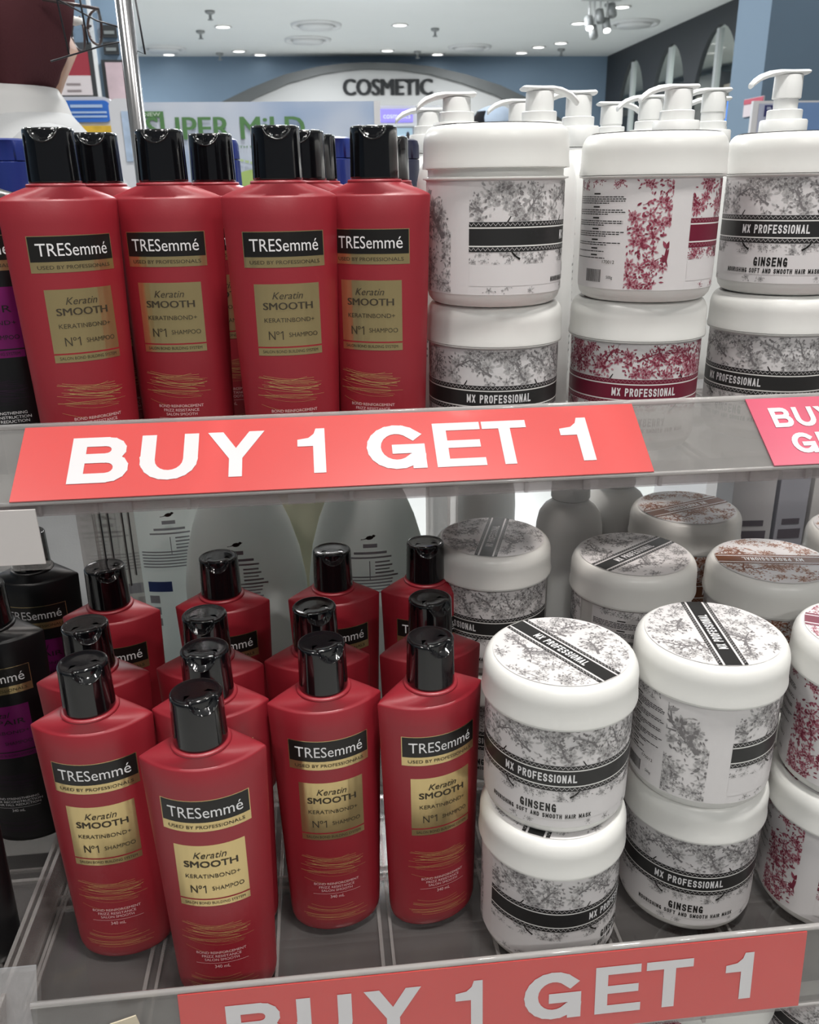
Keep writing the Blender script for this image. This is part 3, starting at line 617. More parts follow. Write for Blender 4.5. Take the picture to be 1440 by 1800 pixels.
tray('shelf_tray', -0.262, 0.62, 0.522, ZU, 'clear acrylic upper tray holding the upper red bottles and jars', G_, 0.5183, ZB + 0.3335, 0.4722, ZB + 0.3030, -0.1945)
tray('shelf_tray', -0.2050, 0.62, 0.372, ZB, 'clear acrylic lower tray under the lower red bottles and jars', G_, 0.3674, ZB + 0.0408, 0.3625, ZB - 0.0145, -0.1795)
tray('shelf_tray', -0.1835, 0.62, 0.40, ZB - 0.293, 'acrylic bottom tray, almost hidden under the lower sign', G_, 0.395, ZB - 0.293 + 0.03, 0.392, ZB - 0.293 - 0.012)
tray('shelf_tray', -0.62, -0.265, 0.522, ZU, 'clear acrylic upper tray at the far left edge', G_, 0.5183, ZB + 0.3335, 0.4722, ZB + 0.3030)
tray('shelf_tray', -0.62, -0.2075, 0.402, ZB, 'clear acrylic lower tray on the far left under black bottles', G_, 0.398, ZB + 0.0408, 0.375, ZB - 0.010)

# ------------------------------------------------------------------ promotion signs
def sign(x0, L_, top, bot, words, label, mat, H_, tilt_e=0.0012, name='promo_sign'):
    t = thing(name, (x0, top[0], top[1]), 0, label, 'sign')
    d = Vector((0, bot[0] - top[0], bot[1] - top[1])); hgt = d.length; upv = -d.normalized()
    f = flat((0, d.y, d.z), (1, 0, 0), upv)
    b = MB(); b.add([f(0, 0, tilt_e), f(L_, 0, tilt_e), f(L_, hgt, tilt_e), f(0, hgt, tilt_e), f(0, 0, .0004), f(L_, 0, .0004), f(L_, hgt, .0004), f(0, hgt, .0004)],
                    [(0, 1, 2, 3), (7, 6, 5, 4), (0, 4, 5, 1), (1, 5, 6, 2), (2, 6, 7, 3), (3, 7, 4, 0)], mat); b.build('card', t)
    for word, xc, base, wd, h in words:
        b = MB(); stroke_word(b, word, lambda u, v, e=0: f(u, v, tilt_e + .0003 + e), xc, base, wd, h, m_signtext, 0.205, 0.60, gap=0.10, wide={'1': .42, 'G': 1.12, 'Y': 1.12, 'T': 1.0}, poly=True)
        b.build('letter' if len(word) == 1 else 'lettering', t)
    return t
SL = 0.3745
LB = [('B', .112, .087), ('U', .2185, .085), ('Y', .325, .090), ('1', .4435, .047), ('G', .5815, .095), ('E', .688, .076), ('T', .7725, .078), ('1', .888, .050)]
UB = [('B', .124, .090), ('U', .2305, .089), ('Y', .334, .090), ('1', .4515, .048), ('G', .590, .096), ('E', .692, .080), ('T', .771, .074), ('1', .885, .053)]
sign(-0.1784, SL, (0.5183, ZB + 0.3335), (0.4722, ZB + 0.3030), [(c, u * SL, .0105, w_ * SL, .0345) for c, u, w_ in UB], 'long red BUY 1 GET 1 sign on the front of the upper shelf', m_sign, .0345)
sign(-0.0991, SL, (0.3674, ZB + 0.0408), (0.3625, ZB - 0.0145), [(c, u * SL, .0105, w_ * SL, .0345) for c, u, w_ in LB], 'long red BUY 1 GET 1 sign on the lower shelf, cut by the bottom edge', m_sign, .0345)
sign(0.272, 0.16, (0.5183, ZB + 0.3335), (0.4722, ZB + 0.3030), [('B', .0185, .0300, .0135, .0165), ('U', .0340, .0300, .0135, .0165), ('Y', .0495, .0300, .0150, .0165), ('1', .068, .0300, .008, .0165), ('G', .0255, .0085, .0155, .0165), ('E', .0415, .0085, .0125, .0165), ('T', .0555, .0085, .0130, .0165), ('1', .074, .0085, .008, .0165)], 'short pink red sign with two lines BUY and GET at right edge of upper shelf', m_sign2, .0165)
# plain white cards at the left
t = thing('price_card', (-0.165, 0.4705, ZB + 0.30), 0, 'blank white price card hanging under the left end of the upper sign', 'price card')
b = MB(); b.add([(-.12, 0, 0), (0, 0, -.001), (.001, -.001, -.034), (-.12, -.001, -.0335), (-.12, .0012, 0), (0, .0012, -.001), (.001, .0002, -.034), (-.12, .0002, -.0335)], [(0, 1, 2, 3)[::-1], (4, 5, 6, 7), (0, 4, 5, 1)[::-1], (1, 5, 6, 2)[::-1], (2, 6, 7, 3)[::-1], (3, 7, 4, 0)[::-1]], m_card); b.build('card', t)
b = MB(); b.box(-.12, .004, -.0022, .0022, -.037, -.0335, m_clear); b.build('clear_clip', t)
t = thing('price_sleeve', (-0.185, 0.398, ZB + 0.0408), 0, 'white card in a clear sleeve at the bottom left corner', 'price card')
b = MB(); d = Vector((0, -.023, -.0508)); f = flat(d, (1, 0, 0), -d); l = d.length
for u0, u1, m_, e in ((-.14, -.024, M('bright_white_card', (.75, .76, .78), .4), .0015), (-.026, 0, m_sleeve, .001)): b.add([f(u0, 0, e), f(u1, 0, e), f(u1, l, e), f(u0, l, e)], [(0, 1, 2, 3)], m_)
b.build('card', t)
b = MB(); b.add([f(-.14, -.01, .003), f(.003, -.01, .003), f(.003, l, .003), f(-.14, l, .003)], [(0, 1, 2, 3)], m_clear); b.build('clear_sleeve', t)
t = MB(); f = flat((-0.136, 0.3610, ZB + 0.0265), (1, 0, .25), (0, .09, 1)); t.add([f(0, 0, .004), f(.018, 0, .004), f(.016, .009, .004), f(.001, .008, .004), f(0, 0, .005), f(.018, 0, .005), f(.016, .009, .005), f(.001, .008, .005)], [(0, 1, 2, 3)[::-1], (4, 5, 6, 7), (0, 4, 5, 1), (1, 5, 6, 2), (2, 6, 7, 3), (3, 7, 4, 0)], M('cream_tape', (.62, .55, .42), .6))
tag(t.build('tape_scrap'), 'small scrap of cream tape on the clear lip left of the lower sign', 'tape')

# ------------------------------------------------------------------ shampoo bottles
W0, W1, D0, D1, HS = 0.0353, 0.0300, 0.0182, 0.0200, 0.1716
def sect(z):
    k = max(0, min(1, z / HS)); return W1 + (W0 - W1) * k, D1 + (D0 - D1) * k, 1.0 + 0.75 * k ** 1.5
def front(x, z, e=0.0):
    w_, d_, ex = sect(z); return (x, -d_ * max(0.0, 1 - (x / w_) ** 2) ** (ex / 2) - e, z)
def bsec(z, sx=1.0, sy=1.0, n=72, zz=None, circ=0.0, rc=0.0):
    w_, d_, ex = sect(z); out = []
    for i in range(n):
        a = TAU * i / n; s_ = sin(a); x = w_ * cos(a) * sx; y = math.copysign(d_ * abs(s_) ** ex, s_) * sy
        if circ: x, y = x * (1 - circ) + rc * cos(a) * circ, y * (1 - circ) + rc * sin(a) * circ
        out.append((x, y, z if zz is None else zz))
    return out
def bottle(name, body_m, var_m, claim_m, text_m, swirl_m, lines, variant):
    root = thing(name)
    b = MB()
    rings = [bsec(0.0, .86, .80), bsec(0.0008, .90, .86), bsec(0.003, .955, .93), bsec(0.007, .99, .985), bsec(0.012)]
    rings += [bsec(0.012 + (HS - 0.0135) * i / 16 - 0.012 * i / 16) for i in range(1, 17)]
    rings += [bsec(HS, 1.0, 1.0, zz=HS - 0.0012), bsec(HS, .992, .975, zz=HS - 0.0003), bsec(HS, .972, .93, zz=HS + 0.0002)]
    for k in (0.15, 0.35, 0.55, 0.75, 0.9, 1.0): rings.append(bsec(HS, .972, .93, zz=HS + 0.0002 + 0.0066 * k ** 0.85, circ=k, rc=.0168))
    rings.append(bsec(HS, .5, .5, zz=HS + .0078, circ=1, rc=.0166))
    b.loft(rings, body_m); b.build('body', root, sharp=50)
    b = MB(); b.lathe([(.0150, HS + .0063), (.0168, HS + .0067), (.0170, HS + .0076), (.0165, HS + .0085), (.0148, HS + .0087)], body_m, 48); b.build('neck_ring', root)
    # cap with a thumb recess
    n, kk = 128, 30; z0, z1 = HS + .0088, .2104; prof = [(.0146, z0)] + [(.0150 - .0006 * i / kk, z0 + .0006 + (z1 - .0022 - z0) * i / kk) for i in range(kk + 1)]
    for i in range(1, 5): prof.append((.0144 - .0014 * (1 - cos(pi / 2 * i / 4)), z1 - .0016 + .0016 * sin(pi / 2 * i / 4)))
    prof += [(.0125, z1 - .0001), (.0105, z1 - .0004), (.008, z1 - .0004), (.004, z1 - .0004), (.0004, z1 - .0004)]
    b = MB(); b.lathe(prof, m_cap, n)
    for i, (x, y, z) in enumerate(b.v):
        if y < -.004:
            e = (x / .0082) ** 2 + ((z - z1 - .0002) / .0072) ** 2
            if e < 1: y += min(.0034, .011 * (1 - e)); b.v[i] = (x, y, z)
    cap = b.build('cap', root, sharp=40)
    b = MB(); b.tube([(.0082 * cos(a), -.0146 * math.sqrt(1 - (.0082 * cos(a) / .0146) ** 2) - .0001, z1 - .0004 + .0074 * sin(a)) for a in [pi + pi * i / 14 for i in range(1, 14)]], .00035, m_cap, 8); b.build('thumb_lip', cap)
    # brand label
    E1, E2, E3 = .00012, .00020, .00038
    def rect(b, x0, x1, za, zb_, m, e, nx=14, nz=3): b.grid(lambda u, v: front(u, v, e), x0, x1, za, zb_, nx, nz, m)
    b = MB(); rect(b, -.0245, .0245, .1308, .1517, m_gold, E1); rect(b, -.0241, .0241, .1370, .1513, m_ink, E2)
    put_text(b, 'TRESemmé', lambda u, v: front(u, v, E3), .0, .1403, .0415, .0071, m_white_ink)
    put_text(b, 'USED BY PROFESSIONALS', lambda u, v: front(u, v, E3), 0, .1328, .0425, .0021, m_ink_soft); b.build('brand_label', root)
    b = MB(); rect(b, -.0199, .0199, .0776, .1211, var_m, E1)
    for word, xc, base, wd, h, off, sh in variant: put_text(b, word, lambda u, v, e=0: front(u, v, E3 + e * .1), xc, base, wd, h, text_m, off, sh, .00016 if word == 'SMOOTH' else 0.0)
    for pl in (((-.0047, .0875), (-.0041, .0875), (-.0041, .0927), (-.0047, .0927)), ((-.0047, .0927), (-.0059, .0917), (-.0059, .0911), (-.0047, .0920))): b.add([front(u, v, E3) for u, v in pl], [(0, 1, 2, 3)], text_m)
    rect(b, -.0199, .0199, .0823, .0832, m_redline if var_m is m_gold else m_ink, E2, 14, 1); b.build('variant_label', root)
    rng = random.Random(3)
    b = MB()
    for zc, hz, cnt in ((.0565, .0105, 20), (.0195, .0075, 10)):
        for k in range(cnt):
            za = zc + rng.uniform(-hz, hz); zb_ = za - rng.uniform(.0005, .0050); bow = rng.uniform(-.003, .001); xa, xb = (-.0225 + rng.uniform(0, .008), .0225 - rng.uniform(0, .014)); th = rng.uniform(.00005, .00013)
            N = 10
            for i in range(N):
                p0, p1 = i / N, (i + 1) / N
                g = lambda p: (xa + (xb - xa) * p, za + (zb_ - za) * p + bow * sin(pi * p))
                (u0, v0_), (u1, v1_) = g(p0), g(p1)
                b.add([front(u0, v0_ - th, E1), front(u1, v1_ - th, E1), front(u1, v1_ + th, E1), front(u0, v0_ + th, E1)], [(0, 1, 2, 3)], swirl_m)
    for word, base, wd in lines: put_text(b, word, lambda u, v: front(u, v, E2), 0, base, wd, .0018, claim_m, 0.0)
    rect(b, -.0155, .0155, .03385, .03405, claim_m, E2, 10, 1); put_text(b, '340 mL', lambda u, v: front(u, v, E2), 0, .0303, .0092, .0023, claim_m); b.build('printed_claims', root)
    return root
VAR = [('Keratin', 0, .1121, .0190, .0042, 0.0, 0.32), ('SMOOTH', 0, .1058, .0304, .0042, 0, 0), ('KERATINBOND+', .0004, .0981, .0310, .0026, 0, 0), ('Nº', -.0098, .0875, .0066, .0052, 0, 0), ('SHAMPOO', .0084, .0890, .0180, .0027, 0.0, 0), ('SALON BOND BUILDING SYSTEM', 0, .0792, .0345, .0018, 0.0, 0)]
VARB = [('Total', 0, .1121, .0150, .0042, 0.0, 0.32), ('REPAIR', 0.002, .1058, .0290, .0042, 0, 0), ('FIBERBOND+', .0024, .0981, .0310, .0026, 0, 0), ('Nº', -.0098, .0875, .0066, .0052, 0, 0), ('SHAMPOO', .0094, .0890, .0180, .0027, 0.0, 0), ('SALON BOND BUILDING SYSTEM', 0, .0792, .0345, .0018, 0.0, 0)]
redp = bottle('shampoo_bottle', m_red, m_gold, m_pinkink, m_ink_soft, m_goldline, (('BOND REINFORCEMENT', .0412, .0293), ('FRIZZ RESISTANCE', .0384, .0232), ('SALON SMOOTH', .0357, .0204)), VAR)
blkp = bottle('conditioner_bottle', m_blackb, m_purple, m_white_ink, m_ink, M('dim_violet_ink', (.05, .02, .05), .4, .3), (('BOND STRENGTHENING', .0412, .0313), ('FIBER RECONSTRUCTION', .0384, .0352), ('HAIR FALL REDUCTION', .0357, .0324)), VARB)
blkp.name = 'shampoo_bottle'
def place(proto, first, x, y, z, rot, caprot, label, cat, grp):
    o = proto if first else dup(proto)
    o.location = (x, y, z); o.rotation_euler = (0, 0, R(rot)); tag(o, label, cat, grp)
    for ch in kids(o):
        if ch.name.startswith('cap'): ch.rotation_euler = (0, 0, R(caprot))
    return o
RB = 'red shampoo bottle, '
REDS = [
 (-.1475, .4525, 0, 3.2, 22, RB + 'front of the leftmost column on the lower shelf'), (-.1577, .5000, 0, 4, 18, RB + 'second in the leftmost column on the lower shelf'), (-.1655, .5905, 0, 2, 20, RB + 'back of the leftmost column, nearest the second black bottle'),
 (-.0775, .4118, 0, 1.2, 26, RB + 'standing furthest forward, against the lower sign'), (-.0782, .4590, 0, 2, -6, RB + 'right behind the one furthest forward on the lower shelf'), (-.0836, .5040, 0, -3, 0, RB + 'third in the second column on the lower shelf'), (-.0842, .5970, 0, 2, 0, RB + 'back of the second column, before the middle white lotion bottle'),
 (-.0087, .4578, 0, 4.5, 24, RB + 'front of the third column on the lower shelf'), (-.0129, .5060, 0, 0, 16, RB + 'middle of the third column on the lower shelf'), (.0005, .5985, 0, 3, 0, RB + 'back of the third column, before the right lotion bottle'),
 (.0574, .4553, 0, 16, 10, RB + 'front of the right column on the lower shelf, beside the jars'), (.0640, .5075, 0, 6, 18, RB + 'middle of the right column on the lower shelf'), (.0725, .6030, 0, 2, 0, RB + 'back of the right column, beside the shaded jar'),
 (-.1518, .5633, 1, 30, -30, RB + 'first on the left of the upper shelf, turned slightly'), (-.1375, .6130, 1, 5, 0, RB + 'behind the first one on the upper shelf'),
 (-.0923, .5858, 1, -5, 3, RB + 'second from left in front on the upper shelf'), (-.0665, .6330, 1, 0, -8, RB + 'behind the second one on the upper shelf'),
 (-.0205, .5609, 1, 6, 0, RB + 'third from left in front on the upper shelf'), (-.0055, .6080, 1, 4, -14, RB + 'second in the third column on the upper shelf'), (.0030, .6550, 1, 2, -4, RB + 'third in the third column on the upper shelf'),
 (.0386, .5681, 1, -20, 14, RB + 'at the right end of the upper row, beside the jars'), (.0580, .6900, 1, 58, -58, RB + 'half hidden at the right end of the upper row')]
for i, (x, y, u, r, cr, lb) in enumerate(REDS): place(redp, i == 0, x, y, ZU if u else ZB, r, cr, lb, 'shampoo bottle', 'red shampoo bottles')
KB = 'black shampoo bottle, '
for i, (x, y, u, r, lb) in enumerate([(-.2090, .583, 1, 4, KB + 'cut by the left edge on the upper shelf'), (-.2445, .570, 0, 2, KB + 'on the lower shelf at the left edge beside the red ones'), (-.2445, .668, 0, 2, KB + 'at the back of the lower shelf under the price card'), (-.2455, .449, 0, 2, KB + 'in the bottom left corner behind the price sleeve')]):
    place(blkp, i == 0, x, y, ZU if u else ZB, r, 0, lb, 'shampoo bottle', 'black shampoo bottles')

# ------------------------------------------------------------------ hair mask jars
RJ, RLJ, HJ, HL, RL = .0445, .0471, .1027, .0248, .0407
def cyl(s, z, e=0.0):
    a = -pi / 2 + s / RJ; r = RJ + e; return (r * cos(a), r * sin(a), z)
def leafpoly(x, y, a, l, w_): return [(x + cos(a) * l * p + -sin(a) * w_ * q, y + sin(a) * l * p + cos(a) * w_ * q) for p, q in ((0, 0), (.3, .8), (.65, .75), (1, 0), (.65, -.75), (.3, -.8))]
def seg(p, q, wa, wb):
    dx, dy = q[0] - p[0], q[1] - p[1]; l = math.hypot(dx, dy) or 1e-6; nx, ny = -dy / l, dx / l
    return [(p[0] + nx * wa, p[1] + ny * wa), (q[0] + nx * wb, q[1] + ny * wb), (q[0] - nx * wb, q[1] - ny * wb), (p[0] - nx * wa, p[1] - ny * wa)]
def flower(rng, x, y, s):
    out = []; n = rng.choice((5, 6, 7)); a0 = rng.uniform(0, 6)
    for k in range(n): a = a0 + TAU * k / n; out.append((leafpoly(x + cos(a) * s * .2, y + sin(a) * s * .2, a, s, s * .30), 2)); out.append((leafpoly(x + cos(a) * s * .35, y + sin(a) * s * .35, a, s * .5, s * .10), 1))
    out.append(([(x + s * .28 * cos(TAU * i / 8), y + s * .28 * sin(TAU * i / 8)) for i in range(8)], 0))
    for k in range(rng.randint(5, 9)):
        a = rng.uniform(0, TAU); d = s * rng.uniform(1.0, 1.9); out.append((leafpoly(x + cos(a) * d, y + sin(a) * d, a + rng.uniform(-1, 1), s * rng.uniform(.5, .95), s * rng.uniform(.14, .26)), rng.choice((0, 1, 1, 2))))
    return out
def branch(rng, x, y, a, L_):
    out = []; p = (x, y); wa = L_ * .055
    for k in range(5):
        q = (p[0] + cos(a) * L_ / 5, p[1] + sin(a) * L_ / 5); out.append((seg(p, q, wa, wa * .8), 0)); wa *= .8
        for sgn in (-1, 1):
            b_ = a + sgn * rng.uniform(.5, 1.1); tl = L_ * rng.uniform(.10, .26); t_ = (q[0] + cos(b_) * tl, q[1] + sin(b_) * tl); out.append((seg(q, t_, wa * .6, wa * .3), 0))
            for m_ in range(3): out.append((leafpoly(t_[0], t_[1], b_ + rng.uniform(-1.2, 1.2), L_ * rng.uniform(.09, .16), L_ * .032), rng.choice((0, 1, 1))))
        a += rng.uniform(-.35, .35); p = q
    return out
def bird(x, y, a, s):
    tr = lambda pts: [(x + (u * cos(a) - v * sin(a)) * s, y + (u * sin(a) + v * cos(a)) * s) for u, v in pts]
    return [(tr([(1.0 * cos(t) * .5, .28 * sin(t)) for t in [TAU * i / 14 for i in range(14)]]), 2), (tr([(.55 + .2 * cos(t), .14 + .19 * sin(t)) for t in [TAU * i / 10 for i in range(10)]]), 1),
            (tr([(.74, .18), (.92, .12), (.73, .08)]), 0), (tr([(.2, .2), (-.35, .12), (-.75, -.05), (-.3, -.05), (.1, .0)]), 1), (tr([(-.4, .06), (-1.15, -.12), (-1.2, -.02), (-.4, -.1)]), 0)]
def toile(rng, x0, x1, z0, z1, dens, s=.0034, birds=True, br=True):
    out = []; area = (x1 - x0) * (z1 - z0); n = max(2, int(area * dens / (s * s * 9)))
    for k in range(n): out += flower(rng, rng.uniform(x0, x1), rng.uniform(z0, z1), s * rng.uniform(.6, 1.25))
    if br:
        for k in range(max(1, int((x1 - x0) / .021))): out += branch(rng, x0 + (x1 - x0) * (k + rng.uniform(.2, .8)) / max(1, int((x1 - x0) / .021)), z0 + (z1 - z0) * rng.uniform(.15, .55), rng.choice((.7, 2.4)) + rng.uniform(-.3, .3), (z1 - z0) * .62)
    if birds:
        for k in range(max(1, int((x1 - x0) / .04))): xx = x0 + (x1 - x0) * (k + .5) / max(1, int((x1 - x0) / .04)); out += bird(xx, z0 + (z1 - z0) * .8, rng.choice((.3, 2.8)), .0042)
    res_ = []
    for pts, sh in out: res_.append(([(min(x1, max(x0, u)), min(z1, max(z0, v))) for u, v in pts], sh))
    return res_
def jar_label(pal, seed, fruit):
    """wrap label: front panel +-116 degrees about -Y, a bare seam, then the text panel"""
    li, mi_, da, band = pal; rng = random.Random(seed); b = MB(); sm = (da, mi_, li)
    A = lambda d: R(d) * RJ
    def rect(s0, s1, za, zb_, m, e, n=None): b.grid(lambda u, v: cyl(u, v, e), s0, s1, za, zb_, n or max(1, int((s1 - s0) / .0035)), 1, m)
    def pats(ps, e=.00022):
        for i, (pts, sh) in enumerate(ps):
            b.add([cyl(u, v, e + .00003 * (2 - sh) + 1e-6 * (i % 30)) for u, v in pts], [list(range(len(pts)))], sm[sh])
    for s0, s1 in ((A(-116), A(116)), (A(132), A(244))): rect(s0, s1, .0085, .0757, m_paper, .00014)
    s0, s1 = A(-115.5), A(115.5)
    pats(toile(rng, s0, s1, .0525, .0752, 2.6)); pats(toile(rng, s0, s1, .0272, .0344, 1.7, .0020, True, False)); pats(toile(rng, s0, s1, .0092, .0132, .35, .0018, False, False))
    for za, zb_ in ((.0490, .0520), (.0344, .0374)):
        rect(s0, s1, za, zb_, band, .00030)
        n = 120
        for k in range(n):
            u = s0 + (s1 - s0) * k / n; du = (s1 - s0) / n; hh = zb_ - za; sg = 1 if k % 2 else -1; zc = (za + zb_) / 2
            b.add([cyl(u, zc - sg * hh * .3, .00034), cyl(u + du, zc + sg * hh * .3, .00034), cyl(u + du, zc + sg * hh * .3 + .0003, .00034), cyl(u, zc - sg * hh * .3 + .0003, .00034)], [(0, 1, 2, 3)], m_paper if seed == 1 else li)
    rect(s0, s1, .0482, .0490, m_white, .0003); rect(s0, s1, .0374, .0382, m_white, .0003); rect(s0, s1, .0382, .0482, band, .0003)
    stroke_word(b, 'MX PROFESSIONAL', lambda u, v, e=0: cyl(u, v, .0004 + e), 0, .0405, .0440, .0056, m_white_ink, .19, .36)
    for s_, sg in ((-.024, 1), (.027, -1), (-.066, 1), (.069, -1)):
        for p, q in (((s_, .052), (s_ + sg * .002, .0552)), ((s_ + sg * .003, .0344), (s_ + sg * .0055, .0318)), ((s_ + sg * .0055, .0318), (s_ + sg * .0085, .0300))):
            b.add([cyl(u, v, .00036) for u, v in seg(p, q, .0004, .0007 if p[1] < .04 else .0003)], [(0, 1, 2, 3)], m_ink)
    rect(A(-115), A(115), .0140, .0268, m_paper, .00026)
    tm = m_ink if seed == 1 else band
    stroke_word(b, fruit, lambda u, v, e=0: cyl(u, v, .0004 + e), 0, .0196, .0031 * len(fruit), .0058, tm, .19, .36)
    stroke_word(b, 'NOURISHING SOFT AND SMOOTH HAIR MASK', lambda u, v, e=0: cyl(u, v, .0004 + e), 0, .0150, .0640, .0031, tm, .20, .36)
    # text panel at the back
    pats(toile(rng, A(193), A(227.5), .0092, .0752, 2.2)); pats(toile(rng, A(132.5), A(192), .0690, .0752, 1.6, .0022, False, False))
    rng2 = random.Random(9); z = .0665
    for blk in range(7):
        b.add([cyl(A(162) + u, z + v, .0003) for u, v in ((-.003, 0), (.003, 0), (.003, .0009), (-.003, .0009))], [(0, 1, 2, 3)], m_ink); z -= .0017
        for ln in range((4, 3, 3, 3, 2, 1, 1)[blk]):
            e_ = A(191) - rng2.uniform(0, .004) - (.012 if ln == (4, 3, 3, 3, 2, 1, 1)[blk] - 1 else 0); u = A(134)
            while u < e_:
                wl = rng2.uniform(.0012, .0035); b.add([cyl(u, z, .0003), cyl(min(e_, u + wl), z, .0003), cyl(min(e_, u + wl), z + .00055, .0003), cyl(u, z + .00055, .0003)], [(0, 1, 2, 3)], m_ink); u += wl + .0005
            z -= .00125
        z -= .0012
    u = A(153)
    while u < A(171):
        wl = rng2.choice((.0002, .0003, .0005)); b.add([cyl(u, .0125, .0003), cyl(u + wl, .0125, .0003), cyl(u + wl, .0205, .0003), cyl(u, .0205, .0003)], [(0, 1, 2, 3)], m_ink); u += wl + rng2.choice((.0002, .0003, .0004))
    put_text(b, '500g', lambda u, v: cyl(u, v, .0003), A(180), .0150, .0046, .0018, m_ink)
    put_text(b, '170012', lambda u, v: cyl(u, v, .0003), A(178), .0245, .009, .0020, m_ink_soft)
    return b
def lid_label(pal, seed):
    li, mi_, da, band = pal; rng = random.Random(seed); b = MB(); z = HJ + .0002; sm = (da, mi_, li)
    b.poly([(RL * cos(TAU * i / 72), RL * sin(TAU * i / 72), z) for i in range(72)], m_paper)
    def clampc(u, v):
        r = math.hypot(u, v); return (u, v) if r < RL * .99 else (u * RL * .99 / r, v * RL * .99 / r)
    ps = []
    for sgn in (-1, 1):
        a0, a1 = (.0092, .039) if sgn > 0 else (-.039, -.0092)
        for k in range(40): ps += flower(rng, rng.uniform(-.037, .037), rng.uniform(a0, a1), rng.uniform(.0018, .0036))
        for k in range(3): ps += branch(rng, rng.uniform(-.028, .028), sgn * rng.uniform(.013, .022), rng.uniform(0, TAU), .017)
        ps += bird(-sgn * .012, sgn * .018, .9 * sgn, .0052)
    for i, (pts, sh) in enumerate(ps):
        pts = [clampc(u, v) for u, v in pts]; cy_ = sum(p[1] for p in pts) / len(pts)
        if abs(cy_) < .0088 or math.hypot(sum(p[0] for p in pts) / len(pts), cy_) > RL * .97: continue
        b.add([(u, v, z + .00006 + .00003 * (2 - sh) + 1e-6 * (i % 30)) for u, v in pts], [list(range(len(pts)))], sm[sh])
    def strip(va, vb, m, e):
        n = 8; f_ = lambda v: math.sqrt(max(0, (RL * .995) ** 2 - v * v))
        b.add([(-f_(va), va, z + e), (f_(va), va, z + e), (f_(vb), vb, z + e), (-f_(vb), vb, z + e)], [(0, 1, 2, 3)], m)
    strip(-.0086, .0086, m_paper, .0002); strip(.0062, .0086, band, .00024); strip(-.0086, -.0062, band, .00024); strip(-.0049, .0049, band, .00024)
    for va in (-.0074, .0074):
        for k in range(60):
            u = -.038 + .076 * k / 60; sg = 1 if k % 2 else -1
            b.add([(u, va - sg * .0009, z + .00027), (u + .00127, va + sg * .0009, z + .00027), (u + .00127, va + sg * .0009 + .0003, z + .00027), (u, va - sg * .0009 + .0003, z + .00027)], [(0, 1, 2, 3)], m_paper if seed == 1 else li)
    stroke_word(b, 'MX PROFESSIONAL', lambda u, v, e=0: (u, v, z + .0003 + e), 0, -.0029, .0435, .0058, m_white_ink, .19, .36)
    return b
PAL = {'black': [M('pale_grey_toile', (.50, .49, .49), .5), M('mid_grey_toile', (.34, .33, .335), .5), M('dark_grey_toile', (.20, .19, .195), .5), M('charcoal_band', (.022, .022, .022), .4)],
       'red': [M('pale_wine_toile', (.48, .24, .28), .5), M('mid_wine_toile', (.30, .05, .09), .5), M('dark_wine_toile', (.20, .02, .045), .5), M('wine_band', (.17, .012, .035), .4)],
       'brown': [M('pale_brown_toile', (.50, .36, .30), .5), M('mid_brown_toile', (.32, .14, .09), .5), M('dark_brown_toile', (.22, .08, .04), .5), M('brown_band', (.16, .055, .02), .4)]}
FRUIT = {'black': 'GINSENG', 'red': 'STRAWBERRY', 'brown': 'ARGAN'}
LIDP = [(.0462, HJ - HL + .0008), (.0471, HJ - HL), (.0471, HJ - HL + .0012), (.0466, HJ - HL + .004), (.0464, HJ - .0125)] + [(.0404 + .006 * cos(a) , HJ - .0105 + .0103 * sin(a)) for a in [pi / 2 * i / 9 for i in range(10)]] + [(.0398, HJ - .0003), (.0392, HJ - .0001), (.0004, HJ - .0001)]
def jar(kind, loose=0.0):
    seed = {'black': 1, 'red': 2, 'brown': 3}[kind]; root = thing('hair_mask_jar')
    b = MB(); prof = [(.0004, .0022), (.034, .0022), (.0355, 0.0), (.0385, 0.0004), (.0412, .0018), (.0432, .0045), (.0443, .0085), (RJ, .012), (RJ, .0758), (.0450, .0764), (.0468, .0768), (.0468, .0776), (.0442, .0779), (.0436, .0785), (.0436, .0825), (.0446, .0828), (.0446, .0834), (.0436, .0838), (.0436, .088)]
    b.lathe(prof, m_white, 96); body = b.build('body', root, sharp=40)
    jar_label(PAL[kind], seed, FRUIT[kind]).build('wrap_label', body)
    b = MB(); b.lathe(LIDP, m_white, 96); lid = b.build('lid', root, sharp=40); lid.location.z = loose
    lid_label(PAL[kind], seed).build('lid_label', lid)
    return root
jp = {}
def put_jar(kind, x, y, z, rot, lidrot, label, grp, loose=False):
    key = kind
    if key not in jp: jp[key] = jar(kind); o = jp[key]
    else: o = dup(jp[key])
    o.location = (x, y, z); o.rotation_euler = (0, 0, R(rot)); tag(o, label, 'hair mask jar', grp)
    for ch in kids(o):
        if ch.name.startswith('lid'): ch.rotation_euler = (0, 0, R(lidrot - rot)); ch.location.z = 0.0052 if loose else 0.0
    return o
JU, JL = 'jars on the upper shelf', 'jars on the lower shelf'
bj = 'black banded hair mask jar, '; rj = 'wine red banded hair mask jar, '; nj = 'brown banded hair mask jar, '
